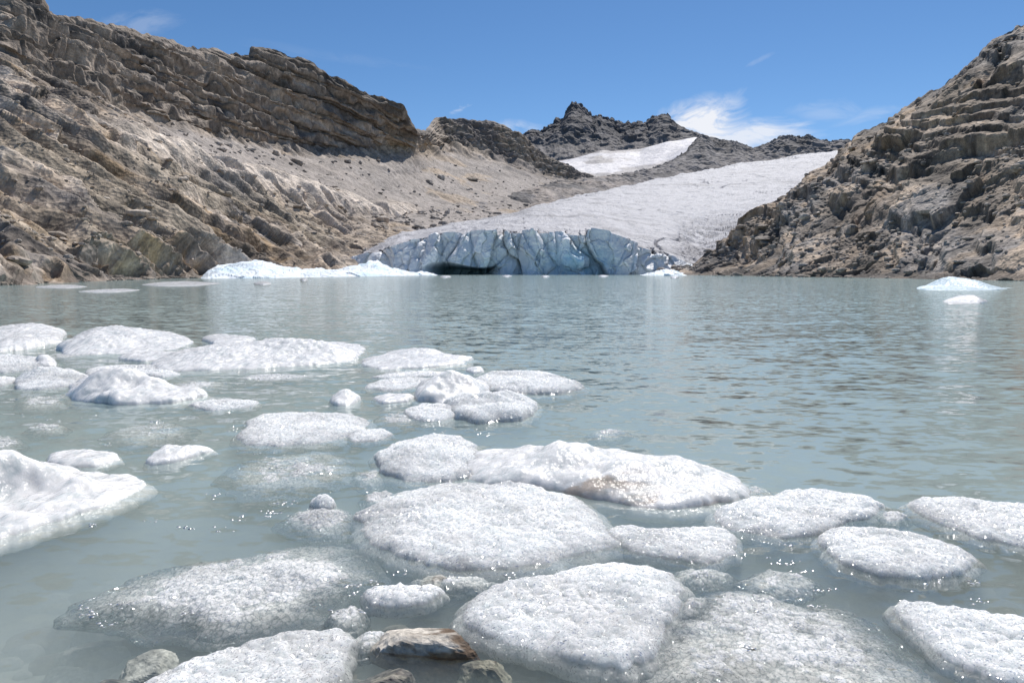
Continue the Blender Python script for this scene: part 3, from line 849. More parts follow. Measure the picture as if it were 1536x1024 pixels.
# ------------------------------------------------------------------ floes
def catmull(pts, n):
    pts = np.asarray(pts, float); k = len(pts)
    s = np.linspace(0, k, n, endpoint=False); i = s.astype(int); f = (s - i)[:, None]
    a, b, c, d = pts[(i - 1) % k], pts[i % k], pts[(i + 1) % k], pts[(i + 2) % k]
    return 0.5 * (2 * b + (c - a) * f + (2 * a - 5 * b + 4 * c - d) * f * f + (3 * b - a - 3 * c + d) * f ** 3)


FLOES = 0


def floe(name, label, outline, h, kind, peaks=(), p=4.5, amp=1.0, group=None, cat='ice floe', lift=None, skirt=0.11, draft=None, parts=None, stain=None):
    """floating ice: outline as seen in the photo, plate height h (m), extra peaks (px, py, height, radius in m)"""
    global FLOES
    FLOES += 1
    sd = 500 + FLOES * 13
    o = np.array(outline, float)
    cy = o[:, 1].mean(); top = o[:, 1].min()
    lf = h if lift is None else lift
    d = 1638.0 / np.maximum(o[:, 1] - 406, 3)
    w = np.clip((cy - o[:, 1]) / max(cy - top, 1e-3), 0, 1)
    o[:, 1] += np.minimum(w * lf * 1024 / d, 0.6 * (cy - top))
    pts = W(o[:, 0], o[:, 1])[:, :2]
    wpx = np.ptp(o[:, 0]) * 1024 / 1536
    nA = int(np.clip(wpx * 2.2, 56, 420))
    ring = catmull(pts, nA)
    sg = np.linspace(0, len(pts), nA, endpoint=False); si = sg.astype(int); sf = (sg - si)[:, None]
    ring = 0.4 * ring + 0.6 * (pts[si] * (1 - sf) + pts[(si + 1) % len(pts)] * sf)      # corners stay corners
    c = ring.mean(0)
    rel = ring - c
    size = np.sqrt((rel ** 2).sum(1)).mean()
    rp = np.concatenate([ring, np.full((nA, 1), sd * 1.7)], 1)
    rel = rel * (1.05 if kind == 'crystal' else 1.0)
    rel = rel * (1 + (0.18 if kind == 'clear' else 0.07) * fbm(rp / (size * 0.5), 3, sd) + 0.075 * fbm(rp / (size * 0.2), 3, sd + 1) + 0.02 * fbm(rp / 0.05, 2, sd + 9))[:, None]
    nR = int(np.clip(wpx * 0.55, 14, 110))
    rr = np.linspace(0.0, 1, nR) ** 0.8
    dr = draft if draft is not None else (0.035 if kind == 'clear' else 0.05 + 0.05 * min(size, 1.5))
    ez = -0.04 if kind == 'clear' else 0.0
    prof_r = np.concatenate([rr, 1 + skirt * np.array([0.08, 0.3, 0.7, 1.0, 0.9]), [0.75, 0.3, 0.0]])
    prof_z = np.concatenate([np.zeros(nR), dr * np.array([-0.06, -0.14, -0.3, -0.6, -0.85]), [-dr, -dr, -dr]])
    nP = len(prof_r)
    XY = c + rel[None] * prof_r[:, None, None]
    V = np.zeros((nP, nA, 3)); V[..., :2] = XY; V[..., 2] = prof_z[:, None] + ez
    q = V[:nR].reshape(-1, 3).copy()
    qs = q.copy(); qs[:, 2] = sd * 2.3
    env = np.repeat((1 - rr ** p) ** 0.5, nA)
    z = env * h
    for (px, py, ht, sg) in peaks:
        pc = W(np.array(float(px)), np.array(float(py)))
        wv = (qs[:, :2] - pc[:2]) + size * 0.12 * np.stack([fbm(qs / (size * 0.5), 2, sd + 7), fbm(qs / (size * 0.5), 2, sd + 8)], 1)
        sg2 = (sg, sg) if np.isscalar(sg) else sg
        dd = np.sqrt((wv[:, 0] / sg2[0]) ** 2 + (wv[:, 1] / sg2[1]) ** 2)
        z += ht * np.exp(-dd ** 2) * np.repeat((1 - rr ** 4), nA) ** 0.7
    hmax = z.max()
    rel_n = fbm(qs / (size * 0.55), 4, sd + 2) * 0.35 * hmax + fbm(qs / 0.13, 3, sd + 3) * min(0.016, 0.25 * hmax) * amp
    if kind in ('crystal', 'clear'):
        f1, f2, r3, off = worley(qs / 0.055 + fbm(qs / 0.1, 2, sd + 4)[:, None] * 0.5, sd)
        rel_n = rel_n + ((0.5 - f1) * 0.019 + (r3[:, 0] - 0.5) * 0.010) * amp
        f1, f2, r3, off = worley(qs / 0.024, sd + 1)
        rel_n = rel_n + ((0.5 - f1) * 0.008 + (r3[:, 0] - 0.5) * 0.003) * amp
    else:
        f1, f2, r3, off = worley(qs / 0.09, sd)
        rel_n = rel_n + (0.5 - f1) * 0.012 * amp
    z = z + rel_n * np.sqrt(env)
    if kind == 'clear':                                   # awash: thin lens, edge under the surface, top just breaking it
        z = z - 0.012 - 0.04 * np.repeat(rr, nA) ** 3 + 0.014 * fbm(qs / (size * 0.35), 3, sd + 11)
    V[:nR, :, 2] = z.reshape(nR, nA)
    verts = V.reshape(-1, 3)
    col = np.ones((len(verts), 3))
    if kind in ('clear', 'crystal'):
        col[:, 0] = np.clip(1 - np.repeat(prof_r, nA), 0, 1)     # distance in from the rim: thin ice at the edge
    if stain:
        zz = verts[:, 2] + 0.02 * fbm(verts / 0.12, 3, 911)
        for (px, py, sx, sy, amt) in stain:
            pc = W(np.array(float(px)), np.array(float(py)))
            dd = ((verts[:, 0] - pc[0]) / sx) ** 2 + ((verts[:, 1] - pc[1]) / sy) ** 2
            k = np.exp(-dd) * sm(-0.25, 0.35, fbm(verts / np.array([0.3, 0.08, 0.08]), 4, 912))
            col = cmix(col, np.array([0.72, 0.62, 0.54]), np.clip(k * amt, 0, 1))
    base = np.array([c[0], c[1], 0.0])
    ob = mesh_obj(name, verts - base, grid_faces(nP, nA, True), M[kind], smooth=True, col=col)
    ob.location = base
    tag(ob, label, cat, group)
    return ob


def all_floes():
    # ---- big foreground pieces
    floe('ice_floe', 'tall white floe cut by the left edge, rising to a snowy peak', [(-150, 715), (-60, 700), (10, 690), (70, 690), (140, 705), (205, 716), (218, 731), (185, 748), (100, 778), (0, 806), (-150, 840)],
         0.07, 'white', [(12, 738, 0.19, (0.30, 0.22)), (90, 738, 0.08, (0.4, 0.14)), (-120, 760, 0.14, 0.4)], p=3, lift=0.03)
    floe('ice_floe', 'broad crystalline plate floe in the centre, in front of the long stained floe', [(560, 758), (590, 742), (640, 722), (700, 716), (780, 722), (850, 742), (888, 765), (902, 795), (916, 815), (880, 832), (800, 842), (720, 853), (650, 846), (590, 825), (548, 795), (544, 775)],
         0.05, 'crystal', [(640, 765, 0.03, 0.25), (800, 790, 0.03, 0.3)], p=4.5)
    floe('ice_floe', 'crystalline wedge shaped floe beside the brown stone, nearest of the bright plates', [(703, 912), (722, 893), (770, 872), (830, 856), (895, 842), (925, 836), (965, 842), (1005, 858), (1017, 880), (1005, 925), (975, 975), (945, 1000), (900, 996), (830, 975), (760, 955), (715, 938)],
         0.05, 'crystal', [(930, 880, 0.03, 0.2)], p=4.5)
    floe('ice_floe', 'long smooth white floe with a brown stain along its front edge', [(690, 690), (715, 665), (780, 655), (860, 652), (920, 655), (990, 672), (1060, 697), (1110, 722), (1124, 738), (1100, 752), (1040, 762), (960, 760), (880, 748), (820, 735), (750, 730), (700, 715)],
         0.10, 'stained', [(850, 705, 0.10, (0.35, 0.22)), (960, 725, 0.08, (0.45, 0.18)), (760, 700, 0.04, 0.2)], p=4, lift=0.14, stain=[(880, 742, 0.45, 0.10, 1.3), (1000, 757, 0.5, 0.08, 0.9)])
    floe('ice_floe', 'rounded white floe touching the left end of the long stained floe', [(567, 690), (575, 672), (610, 652), (650, 645), (690, 648), (712, 665), (718, 695), (700, 715), (650, 722), (600, 718), (575, 706)],
         0.07, 'crystal', [(640, 690, 0.06, 0.2)], p=4)
    floe('ice_floe', 'crystalline floe off the right tip of the long stained floe', [(1078, 772), (1110, 752), (1170, 735), (1225, 728), (1290, 738), (1318, 755), (1305, 775), (1262, 786), (1230, 800), (1190, 806), (1130, 798), (1090, 788)],
         0.045, 'crystal', [(1150, 772, 0.03, 0.25)], p=4.5)
    floe('ice_floe', 'crystalline floe with a ragged right end, in front of the floe off the stained one', [(1225, 800), (1250, 787), (1310, 785), (1370, 797), (1430, 820), (1460, 840), (1445, 858), (1390, 868), (1320, 862), (1265, 845), (1235, 822)],
         0.05, 'crystal', p=4.5)
    floe('ice_floe', 'flat crystalline floe cut by the right edge beside open rippled water', [(1368, 752), (1400, 740), (1470, 744), (1540, 752), (1640, 770), (1660, 800), (1600, 822), (1530, 818), (1460, 802), (1400, 780)],
         0.045, 'crystal', p=4.5)
    floe('ice_floe', 'thick crystalline floe in the bottom right corner', [(1345, 908), (1370, 895), (1440, 905), (1520, 920), (1640, 945), (1660, 1010), (1600, 1040), (1500, 1022), (1420, 985), (1385, 955)],
         0.045, 'crystal', p=4.5)
    floe('ice_floe', 'thin grey translucent plate floe right of the broad centre plate', [(915, 800), (930, 782), (990, 790), (1040, 786), (1088, 790), (1103, 808), (1098, 830), (1060, 843), (1000, 836), (945, 825)],
         0.03, 'crystal', p=4.5)
    floe('ice_floe', 'wide clear sparkling sheet lying awash at the bottom right', [(985, 935), (1030, 890), (1075, 868), (1140, 872), (1200, 893), (1260, 900), (1320, 930), (1375, 975), (1400, 1050), (1200, 1090), (1000, 1080), (950, 1010)],
         0.016, 'clear', [(1080, 885, 0.03, 0.12), (1200, 900, 0.02, 0.12)], p=4, amp=0.8, skirt=0.06)
    floe('ice_floe', 'large clear sparkling sheet lying awash at the lower left', [(118, 908), (180, 870), (270, 838), (380, 815), (480, 800), (535, 812), (562, 838), (555, 862), (520, 890), (480, 925), (400, 945), (310, 950), (210, 938), (140, 922)],
         0.02, 'clear', [(420, 865, 0.035, (0.35, 0.15)), (300, 900, 0.02, 0.2)], p=4, amp=0.8, skirt=0.08)
    floe('ice_floe', 'pale floe cut by the bottom edge in front of the large clear sheet', [(215, 1030), (300, 985), (390, 955), (450, 936), (510, 940), (531, 955), (515, 985), (490, 1040), (400, 1090), (230, 1090)],
         0.035, 'crystal', p=4.5)
    # ---- mid field
    fl = floe('ice_floe', 'thin clear plate carrying a round bubble of ice', [(415, 778), (440, 760), (480, 750), (525, 757), (541, 772), (525, 790), (490, 800), (445, 797)], 0.022, 'clear', p=4.5)
    floe('ice_floe', 'oval flat floe with a pale rim, alone left of the rounded pair', [(355, 655), (375, 640), (370, 630), (400, 618), (470, 614), (525, 620), (549, 632), (535, 648), (490, 662), (420, 668), (375, 666)],
         0.04, 'crystal', p=4.5)
    floe('ice_floe', 'small pointed pale floe right of the tall left edge floe', [(219, 690), (240, 672), (258, 663), (280, 668), (322, 671), (300, 683), (260, 694), (228, 698)], 0.05, 'white', [(256, 684, 0.05, 0.12)], p=4)
    floe('ice_floe', 'thin white floe just behind the tall left edge floe', [(75, 680), (100, 672), (140, 672), (176, 678), (178, 690), (150, 699), (100, 702), (70, 695)], 0.05, 'white', p=4.5)
    floe('ice_floe', 'faint clear sheet awash below the oval flat floe', [(330, 715), (345, 692), (400, 675), (460, 668), (520, 676), (546, 695), (530, 715), (480, 728), (420, 740), (360, 738)], 0.012, 'clear', p=4, skirt=0.06)
    floe('ice_floe', 'white domed floe with a steep crown on the left, above clear water', [(97, 590), (120, 574), (160, 568), (215, 570), (270, 582), (309, 592), (295, 600), (240, 606), (170, 607), (115, 602)],
         0.09, 'white', [(185, 590, 0.24, (0.45, 0.3)), (140, 592, 0.08, 0.4)], p=3, lift=0.02)
    floe('ice_floe', 'longest white floe of the far field, thick rounded block at its right end', [(225, 548), (250, 534), (320, 522), (400, 515), (480, 515), (540, 516), (546, 526), (535, 540), (470, 548), (400, 552), (300, 556), (240, 556)],
         0.14, 'white', [(505, 535, 0.14, (0.8, 0.5)), (440, 532, 0.12, (0.9, 0.5)), (370, 540, 0.06, (0.8, 0.5))], p=4, lift=0.02, amp=1.6)
    floe('ice_floe', 'low ragged floe stretching right from the longest far floe', [(545, 540), (580, 528), (620, 524), (655, 524), (670, 532), (710, 538), (690, 546), (640, 552), (580, 554), (545, 550)], 0.09, 'white', [(640, 534, 0.08, (0.5, 0.3))], p=4)
    floe('ice_floe', 'broad white mound floe behind the longest far floe', [(85, 525), (120, 508), (180, 498), (240, 500), (285, 510), (275, 522), (220, 528), (150, 532), (100, 532)],
         0.16, 'white', [(190, 512, 0.16, (1.1, 0.9)), (140, 516, 0.08, (1, .8))], p=3, lift=0.02, amp=1.6)
    floe('ice_floe', 'narrow white floe sitting right of the broad white mound', [(302, 510), (310, 501), (330, 500), (360, 504), (384, 509), (360, 516), (320, 517)], 0.10, 'white', p=4)
    floe('ice_floe', 'white floe in the far left corner of the ice field', [(-80, 520), (-40, 500), (20, 490), (60, 488), (95, 496), (90, 512), (50, 522), (0, 528)], 0.16, 'white', [(30, 505, 0.12, 1.0)], p=4, amp=1.6)
    floe('ice_floe', 'flat floe at the left edge below the far left corner floe', [(-90, 548), (-40, 535), (20, 530), (70, 536), (80, 546), (40, 556), (-40, 562)], 0.09, 'crystal', p=4.5, amp=1.5)
    floe('ice_floe', 'lumpy double humped floe near the left edge, behind the domed floe', [(22, 572), (40, 560), (75, 552), (120, 556), (135, 568), (110, 578), (60, 584), (30, 582)], 0.08, 'crystal', [(60, 568, 0.10, 0.3), (110, 568, 0.05, 0.3)], p=4)
    floe('ice_floe', 'tiny white hump between the far left corner floe and the double humped one', [(48, 545), (62, 538), (85, 541), (84, 549), (60, 551)], 0.08, 'white', [(65, 546, 0.08, 0.2)], p=3)
    floe('ice_floe', 'flat pale floe between the domed floe and the broad white mound', [(130, 556), (170, 546), (220, 545), (245, 552), (220, 560), (170, 564), (135, 563)], 0.05, 'crystal', p=4.5)
    floe('ice_floe', 'low floe awash just right of the domed floe', [(285, 608), (310, 598), (350, 596), (387, 602), (370, 611), (320, 616)], 0.035, 'crystal', p=4)
    floe('ice_floe', 'small round white hump floating alone above the oval flat floe', [(494, 603), (500, 590), (515, 585), (532, 589), (541, 600), (525, 608), (505, 609)], 0.07, 'white', [(517, 600, 0.06, 0.12)], p=3)
    floe('ice_floe', 'tall white hump, rear one of the overlapping pair', [(620, 592), (635, 575), (665, 566), (700, 566), (730, 574), (735, 588), (710, 600), (660, 605), (628, 602)], 0.14, 'white', [(675, 590, 0.14, (0.3, 0.2))], p=3, lift=0.05)
    floe('ice_floe', 'broad white hump, front one of the overlapping pair', [(672, 608), (690, 592), (735, 584), (775, 588), (801, 602), (803, 618), (780, 630), (720, 634), (685, 628)], 0.13, 'crystal', [(735, 612, 0.09, (0.3, 0.2))], p=3, lift=0.1)
    floe('ice_floe', 'grey low floe tucked under the front hump of the pair', [(608, 618), (630, 605), (660, 602), (690, 608), (695, 622), (660, 631), (625, 630)], 0.05, 'crystal', p=4)
    floe('ice_floe', 'small flat round floe left of the overlapping pair', [(558, 598), (575, 590), (605, 588), (622, 594), (612, 603), (575, 606)], 0.05, 'white', p=4.5)
    floe('ice_floe', 'low flat floe behind the small round one left of the pair', [(548, 582), (570, 570), (620, 564), (650, 566), (635, 578), (590, 586)], 0.04, 'crystal', p=4.5)
    floe('ice_floe', 'long pale floe with a sharp right tip beyond the overlapping pair', [(715, 572), (730, 558), (770, 552), (815, 556), (850, 572), (876, 582), (840, 590), (780, 590), (735, 586)], 0.10, 'crystal', p=4)
    floe('ice_floe', 'tiny white lump at the far end of the overlapping pair', [(698, 556), (708, 549), (724, 551), (726, 558), (710, 561)], 0.06, 'white', p=3)
    floe('ice_floe', 'small clear patch of ice alone on open water above the stained floe', [(880, 648), (895, 639), (930, 637), (948, 645), (930, 656), (895, 657)], 0.012, 'clear', p=4)
    floe('ice_floe', 'low pale fragment right of the oval flat floe', [(520, 652), (540, 643), (575, 642), (588, 652), (565, 661), (532, 662)], 0.02, 'crystal', p=4)
    floe('ice_floe', 'small oval plate of ice just behind the brown stone', [(547, 893), (560, 880), (600, 872), (645, 875), (662, 888), (645, 902), (600, 911), (560, 907)], 0.035, 'crystal', p=4.5)
    floe('ice_floe', 'clear chunk of ice between the large clear sheet and the small oval plate', [(485, 925), (500, 905), (535, 898), (555, 910), (545, 928), (510, 938)], 0.02, 'clear', p=4)
    floe('ice_floe', 'clear chunk at the left corner of the broad centre plate', [(540, 742), (560, 728), (592, 730), (600, 745), (575, 757), (548, 757)], 0.02, 'clear', p=4)
    floe('ice_floe', 'clear fragment wedged between the two right crystalline floes', [(1318, 772), (1330, 758), (1358, 758), (1368, 772), (1350, 786), (1325, 786)], 0.025, 'clear', p=4)
    floe('ice_floe', 'faint underwater ice at the right tip of the stained floe', [(1108, 735), (1120, 718), (1150, 722), (1164, 738), (1140, 748), (1118, 747)], 0.012, 'clear', p=4)
    floe('ice_floe', 'faint clear patch near the left edge above the tall left edge floe', [(36, 640), (55, 630), (90, 629), (104, 638), (85, 648), (50, 650)], 0.015, 'clear', p=4)
    floe('ice_floe', 'clear sheet awash between the domed floe and the pointed pale floe', [(150, 650), (190, 632), (260, 628), (300, 640), (270, 655), (200, 664)], 0.008, 'clear', p=4, skirt=0.05)
    floe('ice_floe', 'low shelf of ice fringing the front of the longest far floe', [(340, 568), (370, 558), (440, 556), (480, 562), (450, 570), (380, 574)], 0.02, 'clear', p=4)
    floe('ice_floe', 'clear lump of ice under the front edge of the thin translucent plate', [(1005, 850), (1040, 843), (1090, 848), (1105, 860), (1060, 872), (1015, 868)], 0.005, 'clear', p=4)
    for lab, ol in (
        ('thin clear ice under the surface between the flat round floe and the oval flat floe', [(560, 622), (590, 610), (625, 615), (630, 632), (595, 640), (565, 636)]),
        ('clear ice sheet awash at the left edge just above the tall left edge floe', [(-40, 665), (-10, 645), (25, 648), (40, 662), (20, 674), (-30, 680)]),
        ('clear ice fragment in the channel left of the broad centre plate', [(530, 705), (560, 695), (580, 705), (575, 722), (545, 728), (528, 718)]),
        ('pale ice awash between the two right crystalline floes and the clear bottom right sheet', [(1105, 862), (1150, 842), (1205, 850), (1235, 872), (1200, 888), (1130, 884)]),
        ('clear ice awash between the lumpy double humped floe and the domed floe', [(25, 600), (55, 588), (95, 592), (100, 606), (65, 614), (30, 612)]),
        ('clear ice sheet behind the domed floe and below the broad white mound', [(235, 578), (270, 566), (330, 566), (350, 576), (320, 586), (260, 588)]),
        ('clear ice fragment in front of the oval flat floe', [(420, 700), (450, 688), (490, 690), (505, 702), (470, 712), (430, 710)]),
        ('faint clear ice in the gap under the right side of the broad centre plate', [(840, 850), (880, 838), (915, 838), (905, 852), (870, 862), (845, 860)]),
        ('pale ice awash along the front edge of the broad centre plate', [(610, 862), (660, 853), (730, 858), (760, 868), (720, 880), (650, 878)]),
        ('clear ice beside the bottom edge floe and the brown stone', [(520, 955), (545, 938), (580, 935), (600, 948), (570, 965), (535, 975)]),
        ('pale ice awash right of the wedge shaped floe', [(1018, 905), (1035, 885), (1060, 880), (1065, 900), (1045, 925), (1020, 928)]),
        ('low ice awash between the far left corner floe and the broad white mound', [(60, 530), (90, 522), (140, 524), (150, 532), (110, 539), (70, 538)]),
    ):
        floe('ice_floe', lab, ol, 0.014, 'clear', p=4, amp=0.8, skirt=0.06)
    for lab, ol, hh, kd in (
        ('flat white floe squeezed between the broad white mound and the longest far floe', [(175, 537), (200, 528), (250, 527), (290, 529), (270, 538), (215, 543)], 0.08, 'white'),
        ('small pale floe squeezed between the two floes of the far left corner', [(88, 520), (100, 513), (125, 512), (130, 519), (112, 525), (95, 525)], 0.08, 'crystal'),
        ('low pale floe in front of the flat left edge floe of the far field', [(-30, 572), (0, 562), (22, 562), (26, 572), (0, 580), (-25, 581)], 0.06, 'crystal'),
        ('thin pale floe trailing behind the low ragged floe of the far field', [(560, 566), (600, 556), (660, 555), (690, 559), (650, 564), (600, 568)], 0.04, 'crystal'),
        ('small white floe off the narrow white floe beyond the longest far floe', [(392, 512), (405, 507), (425, 507), (432, 512), (415, 515)], 0.06, 'white'),
        ('low white floe at the front left of the longest far floe', [(205, 562), (222, 555), (258, 556), (268, 562), (240, 567)], 0.05, 'crystal'),
    ):
        floe('ice_floe', lab, ol, hh, kd, p=4)
    # bubble of ice on the clear plate (sits on it: thing of its own)
    o = floe('ice_lump', 'round glassy lump of ice resting on the thin clear plate', [(466, 760), (468, 752), (480, 750), (498, 751), (504, 758), (495, 764), (478, 765)], 0.05, 'crystal', [(485, 758, 0.03, 0.06)], p=2.2, lift=0.0, cat='ice lump')
    # ---- bergs on the right and slivers near the left shore
    floe('iceberg', 'pale blue iceberg with a long flat tail floating before the right slope', [(1376, 432), (1395, 429.5), (1425, 428), (1470, 429), (1518, 432), (1490, 435), (1430, 436), (1390, 435)], 0.10, 'berg', [(1425, 432, 0.75, (1.1, 4)), (1452, 432, 0.5, (1.5, 4)), (1404, 433, .3, (1.0, 4))], p=2.5, lift=0, cat='iceberg', draft=1.2, amp=3)
    floe('iceberg', 'small white iceberg floating in front of the long tailed iceberg', [(1413, 452), (1430, 449), (1455, 448.5), (1478, 450), (1484, 453), (1460, 455.5), (1425, 455.5)], 0.06, 'white', [(1456, 452, 0.22, (0.5, 2.5)), (1435, 452, 0.10, (0.6, 2.5))], p=2.5, lift=0, cat='iceberg', draft=0.8, amp=2)
    g = 'thin ice strips along the left shore'
    for lab, ol, hh in (
        ('thin white ice strip close under the left shore rocks', [(52, 431), (75, 428), (110, 427.5), (132, 430), (100, 432.5)], 0.08),
        ('thin flat ice strip farthest out from the left shore rocks', [(118, 437), (150, 434.5), (190, 433.5), (210, 435), (180, 438), (140, 438.5)], 0.06),
        ('longer white ice strip at the end of the left shore rocks', [(212, 427), (240, 423.5), (280, 422), (328, 425), (300, 428.5), (240, 429.5)], 0.14),
        ('tiny white ice piece on the water in front of the bright ice bank', [(380, 426), (388, 423.8), (402, 424), (407, 426), (395, 427.5)], 0.20),
    ):
        floe('ice_strip', lab, ol, hh, 'white', p=3, lift=0, cat='ice strip', group=g, draft=0.5, amp=2.5)
    for k, (px, py, w_) in enumerate([(668, 415.5, 9), (760, 414.6, 8), (818, 415.2, 7), (905, 414.5, 8), (456, 420.5, 6), (1012, 416.5, 7)]):
        floe('ice_fragment', 'tiny white ice fragment adrift close to the foot of the ice cliff' if k != 4 else 'tiny white ice fragment adrift before the bright ice bank',
             [(px - w_, py), (px - w_ * .4, py - 0.9), (px + w_ * .5, py - 0.8), (px + w_, py), (px + w_ * .3, py + 0.9), (px - w_ * .5, py + 0.8)], 0.35, 'white', p=2.5, lift=0, cat='ice fragment', group='ice fragments below the glacier', draft=0.6, amp=3)


def ice_bank(name, label, top, x0, x1, d0, d1, seed, y_base):
    """grounded snow and ice along the shore: crest outline top (px, py) between depths d0 (front) and d1 (back)"""
    tx = np.array(top, float)
    rows = [
        [(x, y_base(x) + 2, d0(x)) for x, _ in top],
        [(x, y_base(x) - 0.55 * (y_base(x) - y), d0(x) + 0.35 * (d1(x) - d0(x))) for x, y in top],
        [(x, y, d1(x)) for x, y in top],
        [(x, y_base(x) - 2, d1(x) * 1.08 + 6) for x, y in top],
    ]
    G, T, X, Y, D = loft(rows, x0, x1, int((x1 - x0) * 1.4), [30, 30, 6], 2, 4)
    nr, nc = G.shape[:2]
    p = G.reshape(-1, 3)
    e = np.minimum(1, np.minimum((X.ravel() - x0), (x1 - X.ravel())) / 12.0)
    h, r, _ = plates(p / np.array([4, 7, 3.0]), seed)
    p[:, 2] += (fbm(p / 6, 4, seed + 2) * 0.9 + h * 0.5 + fbm(p / 1.5, 3, seed + 3) * 0.3) * e
    c = np.ones((len(p), 3))
    bl = sm(0.0, 0.5, fbm(p / np.array([7, 7, 2.0]), 4, seed + 5)) * (1 - sm(1.6, 2.4, T.ravel()))
    c = cmix(c, np.array([0.72, 0.90, 0.98]), bl * 0.7)
    o = mesh_obj(name, p, grid_faces(nr, nc), M['bank'], smooth=False, col=c)
    tag(o, label, 'ice bank')


def banks():
    yb = lambda x: np.interp(x, [300, 430, 570, 660], [418.0, 416.5, 414.0, 413.0])
    sd = lambda x: float(W(np.array(768.0), np.array(float(yb(x))))[1]) - 4
    ice_bank('ice_bank', 'long bright white ice bank below the tan slope, left of the ice cliff',
             [(300, 418), (312, 404), (325, 398), (345, 397), (370, 393), (395, 393), (420, 400), (450, 405), (480, 403), (515, 402), (540, 397), (552, 391), (566, 392), (578, 398), (600, 405), (640, 409), (660, 413)],
             300, 660, sd, lambda x: min(sd(x) + 34, 262), 601, yb)
    yc = lambda x: 413.6
    ice_bank('ice_bank', 'small bright ice heap at the right foot of the ice cliff',
             [(960, 413.5), (975, 411), (992, 407), (1008, 405), (1022, 410), (1032, 413.5)], 960, 1032, lambda x: 222, lambda x: 246, 631, yc)


# ------------------------------------------------------------------ water, bed, stones
def bed_z(x, y):
    q = np.stack([x / 1.3, y / 1.3, np.zeros_like(x)], 1)
    s = 0.20 + 0.10 * (y - 2.6).clip(-6, 400) + 0.05 * np.abs(x + 0.25).clip(0, 5)
    s = s + 0.10 * fbm(q, 3, 701) + 0.03 * fbm(q * 5, 2, 702)
    return -np.clip(s, -0.5, 9.0)


def lake():
    ys = np.concatenate([np.linspace(-14, 1.0, 24), np.linspace(1.2, 9, 110), np.geomspace(9.3, 460, 60)])
    xs = np.concatenate([-np.geomspace(460, 4.2, 50), np.linspace(-4, 4, 150), np.geomspace(4.2, 460, 50)])
    Xg, Yg = np.meshgrid(xs, ys)
    x = Xg.ravel(); y = Yg.ravel()
    z = bed_z(x, y)
    o = mesh_obj('lake_bed', np.stack([x, y, z], 1), grid_faces(len(ys), len(xs)), M['bed'])
    tag(o, 'silty stony lake bed showing through the shallow water near the camera', 'lake bed', kind='structure')
    # water: closed body, top at z = 0
    ys = np.array([-10.0, 700.0]); xs = np.array([-600.0, 600.0])
    v = [(xx, yy, zz) for zz in (-14.0, 0.0) for yy in ys for xx in xs]
    f = [(0, 2, 3, 1), (4, 5, 7, 6), (0, 1, 5, 4), (2, 6, 7, 3), (0, 4, 6, 2), (1, 3, 7, 5)]
    o = mesh_obj('water', v, f, M['water'], smooth=False)
    tag(o, 'pale turquoise silty lake water with small ripples', 'lake', kind='structure')


def stone(name, label, px, py, size, seed, colours, sink=0.5, cat='stone', add=True, z=None, flat=0.6):
    b = W(np.array(float(px)), np.array(float(py)))
    nu, nv = 72, 44
    th = np.linspace(0, 2 * math.pi, nu, endpoint=False); ph = np.linspace(0.02, math.pi - 0.02, nv)
    A, B = np.meshgrid(th, ph)
    d = np.stack([np.sin(B) * np.cos(A), np.sin(B) * np.sin(A), np.cos(B)], -1).reshape(-1, 3)
    rng = random.Random(seed)
    r = np.ones(len(d))
    for k in range(11):                                   # cut planes give it flat broken sides
        nrm = np.array([rng.gauss(0, 1), rng.gauss(0, 1), rng.gauss(0, 0.8)]); nrm /= np.linalg.norm(nrm)
        dd = d @ nrm
        cut = rng.uniform(0.55, 0.85)
        r = np.where(dd > 1e-3, np.minimum(r, cut / np.maximum(dd, 1e-3)), r)
    r = r * (1 + 0.10 * fbm(d * 2.5 + seed, 4, seed) + 0.04 * fbm(d * 9 + seed, 3, seed + 1))
    v = d * r[:, None] * np.array(size)
    a = rng.uniform(-0.5, 0.5)
    v = v @ np.array([[math.cos(a), math.sin(a), 0], [-math.sin(a), math.cos(a), 0], [0, 0, 1]])
    c = np.tile(np.array(colours[0]), (len(v), 1))
    c = cmix(c, np.array(colours[1]), sm(-0.05, 0.3, fbm(d * 3 + seed * 3, 4, seed + 4)))
    if len(colours) > 2: c = cmix(c, np.array(colours[2]), sm(0.15, 0.5, d[:, 2] * 0.6 - 0.4 * d[:, 0] + 0.5 * fbm(d * 4, 3, seed + 5)))
    loc = np.array([b[0], b[1], z if z is not None else float(bed_z(b[None, 0], b[None, 1])[0]) + size[2] * sink])
    if not add: return v + loc, c, nv, nu
    o = mesh_obj(name, v, grid_faces(nv, nu, True), M['stone'], smooth=False, col=c)
    o.location = loc
    return tag(o, label, cat)


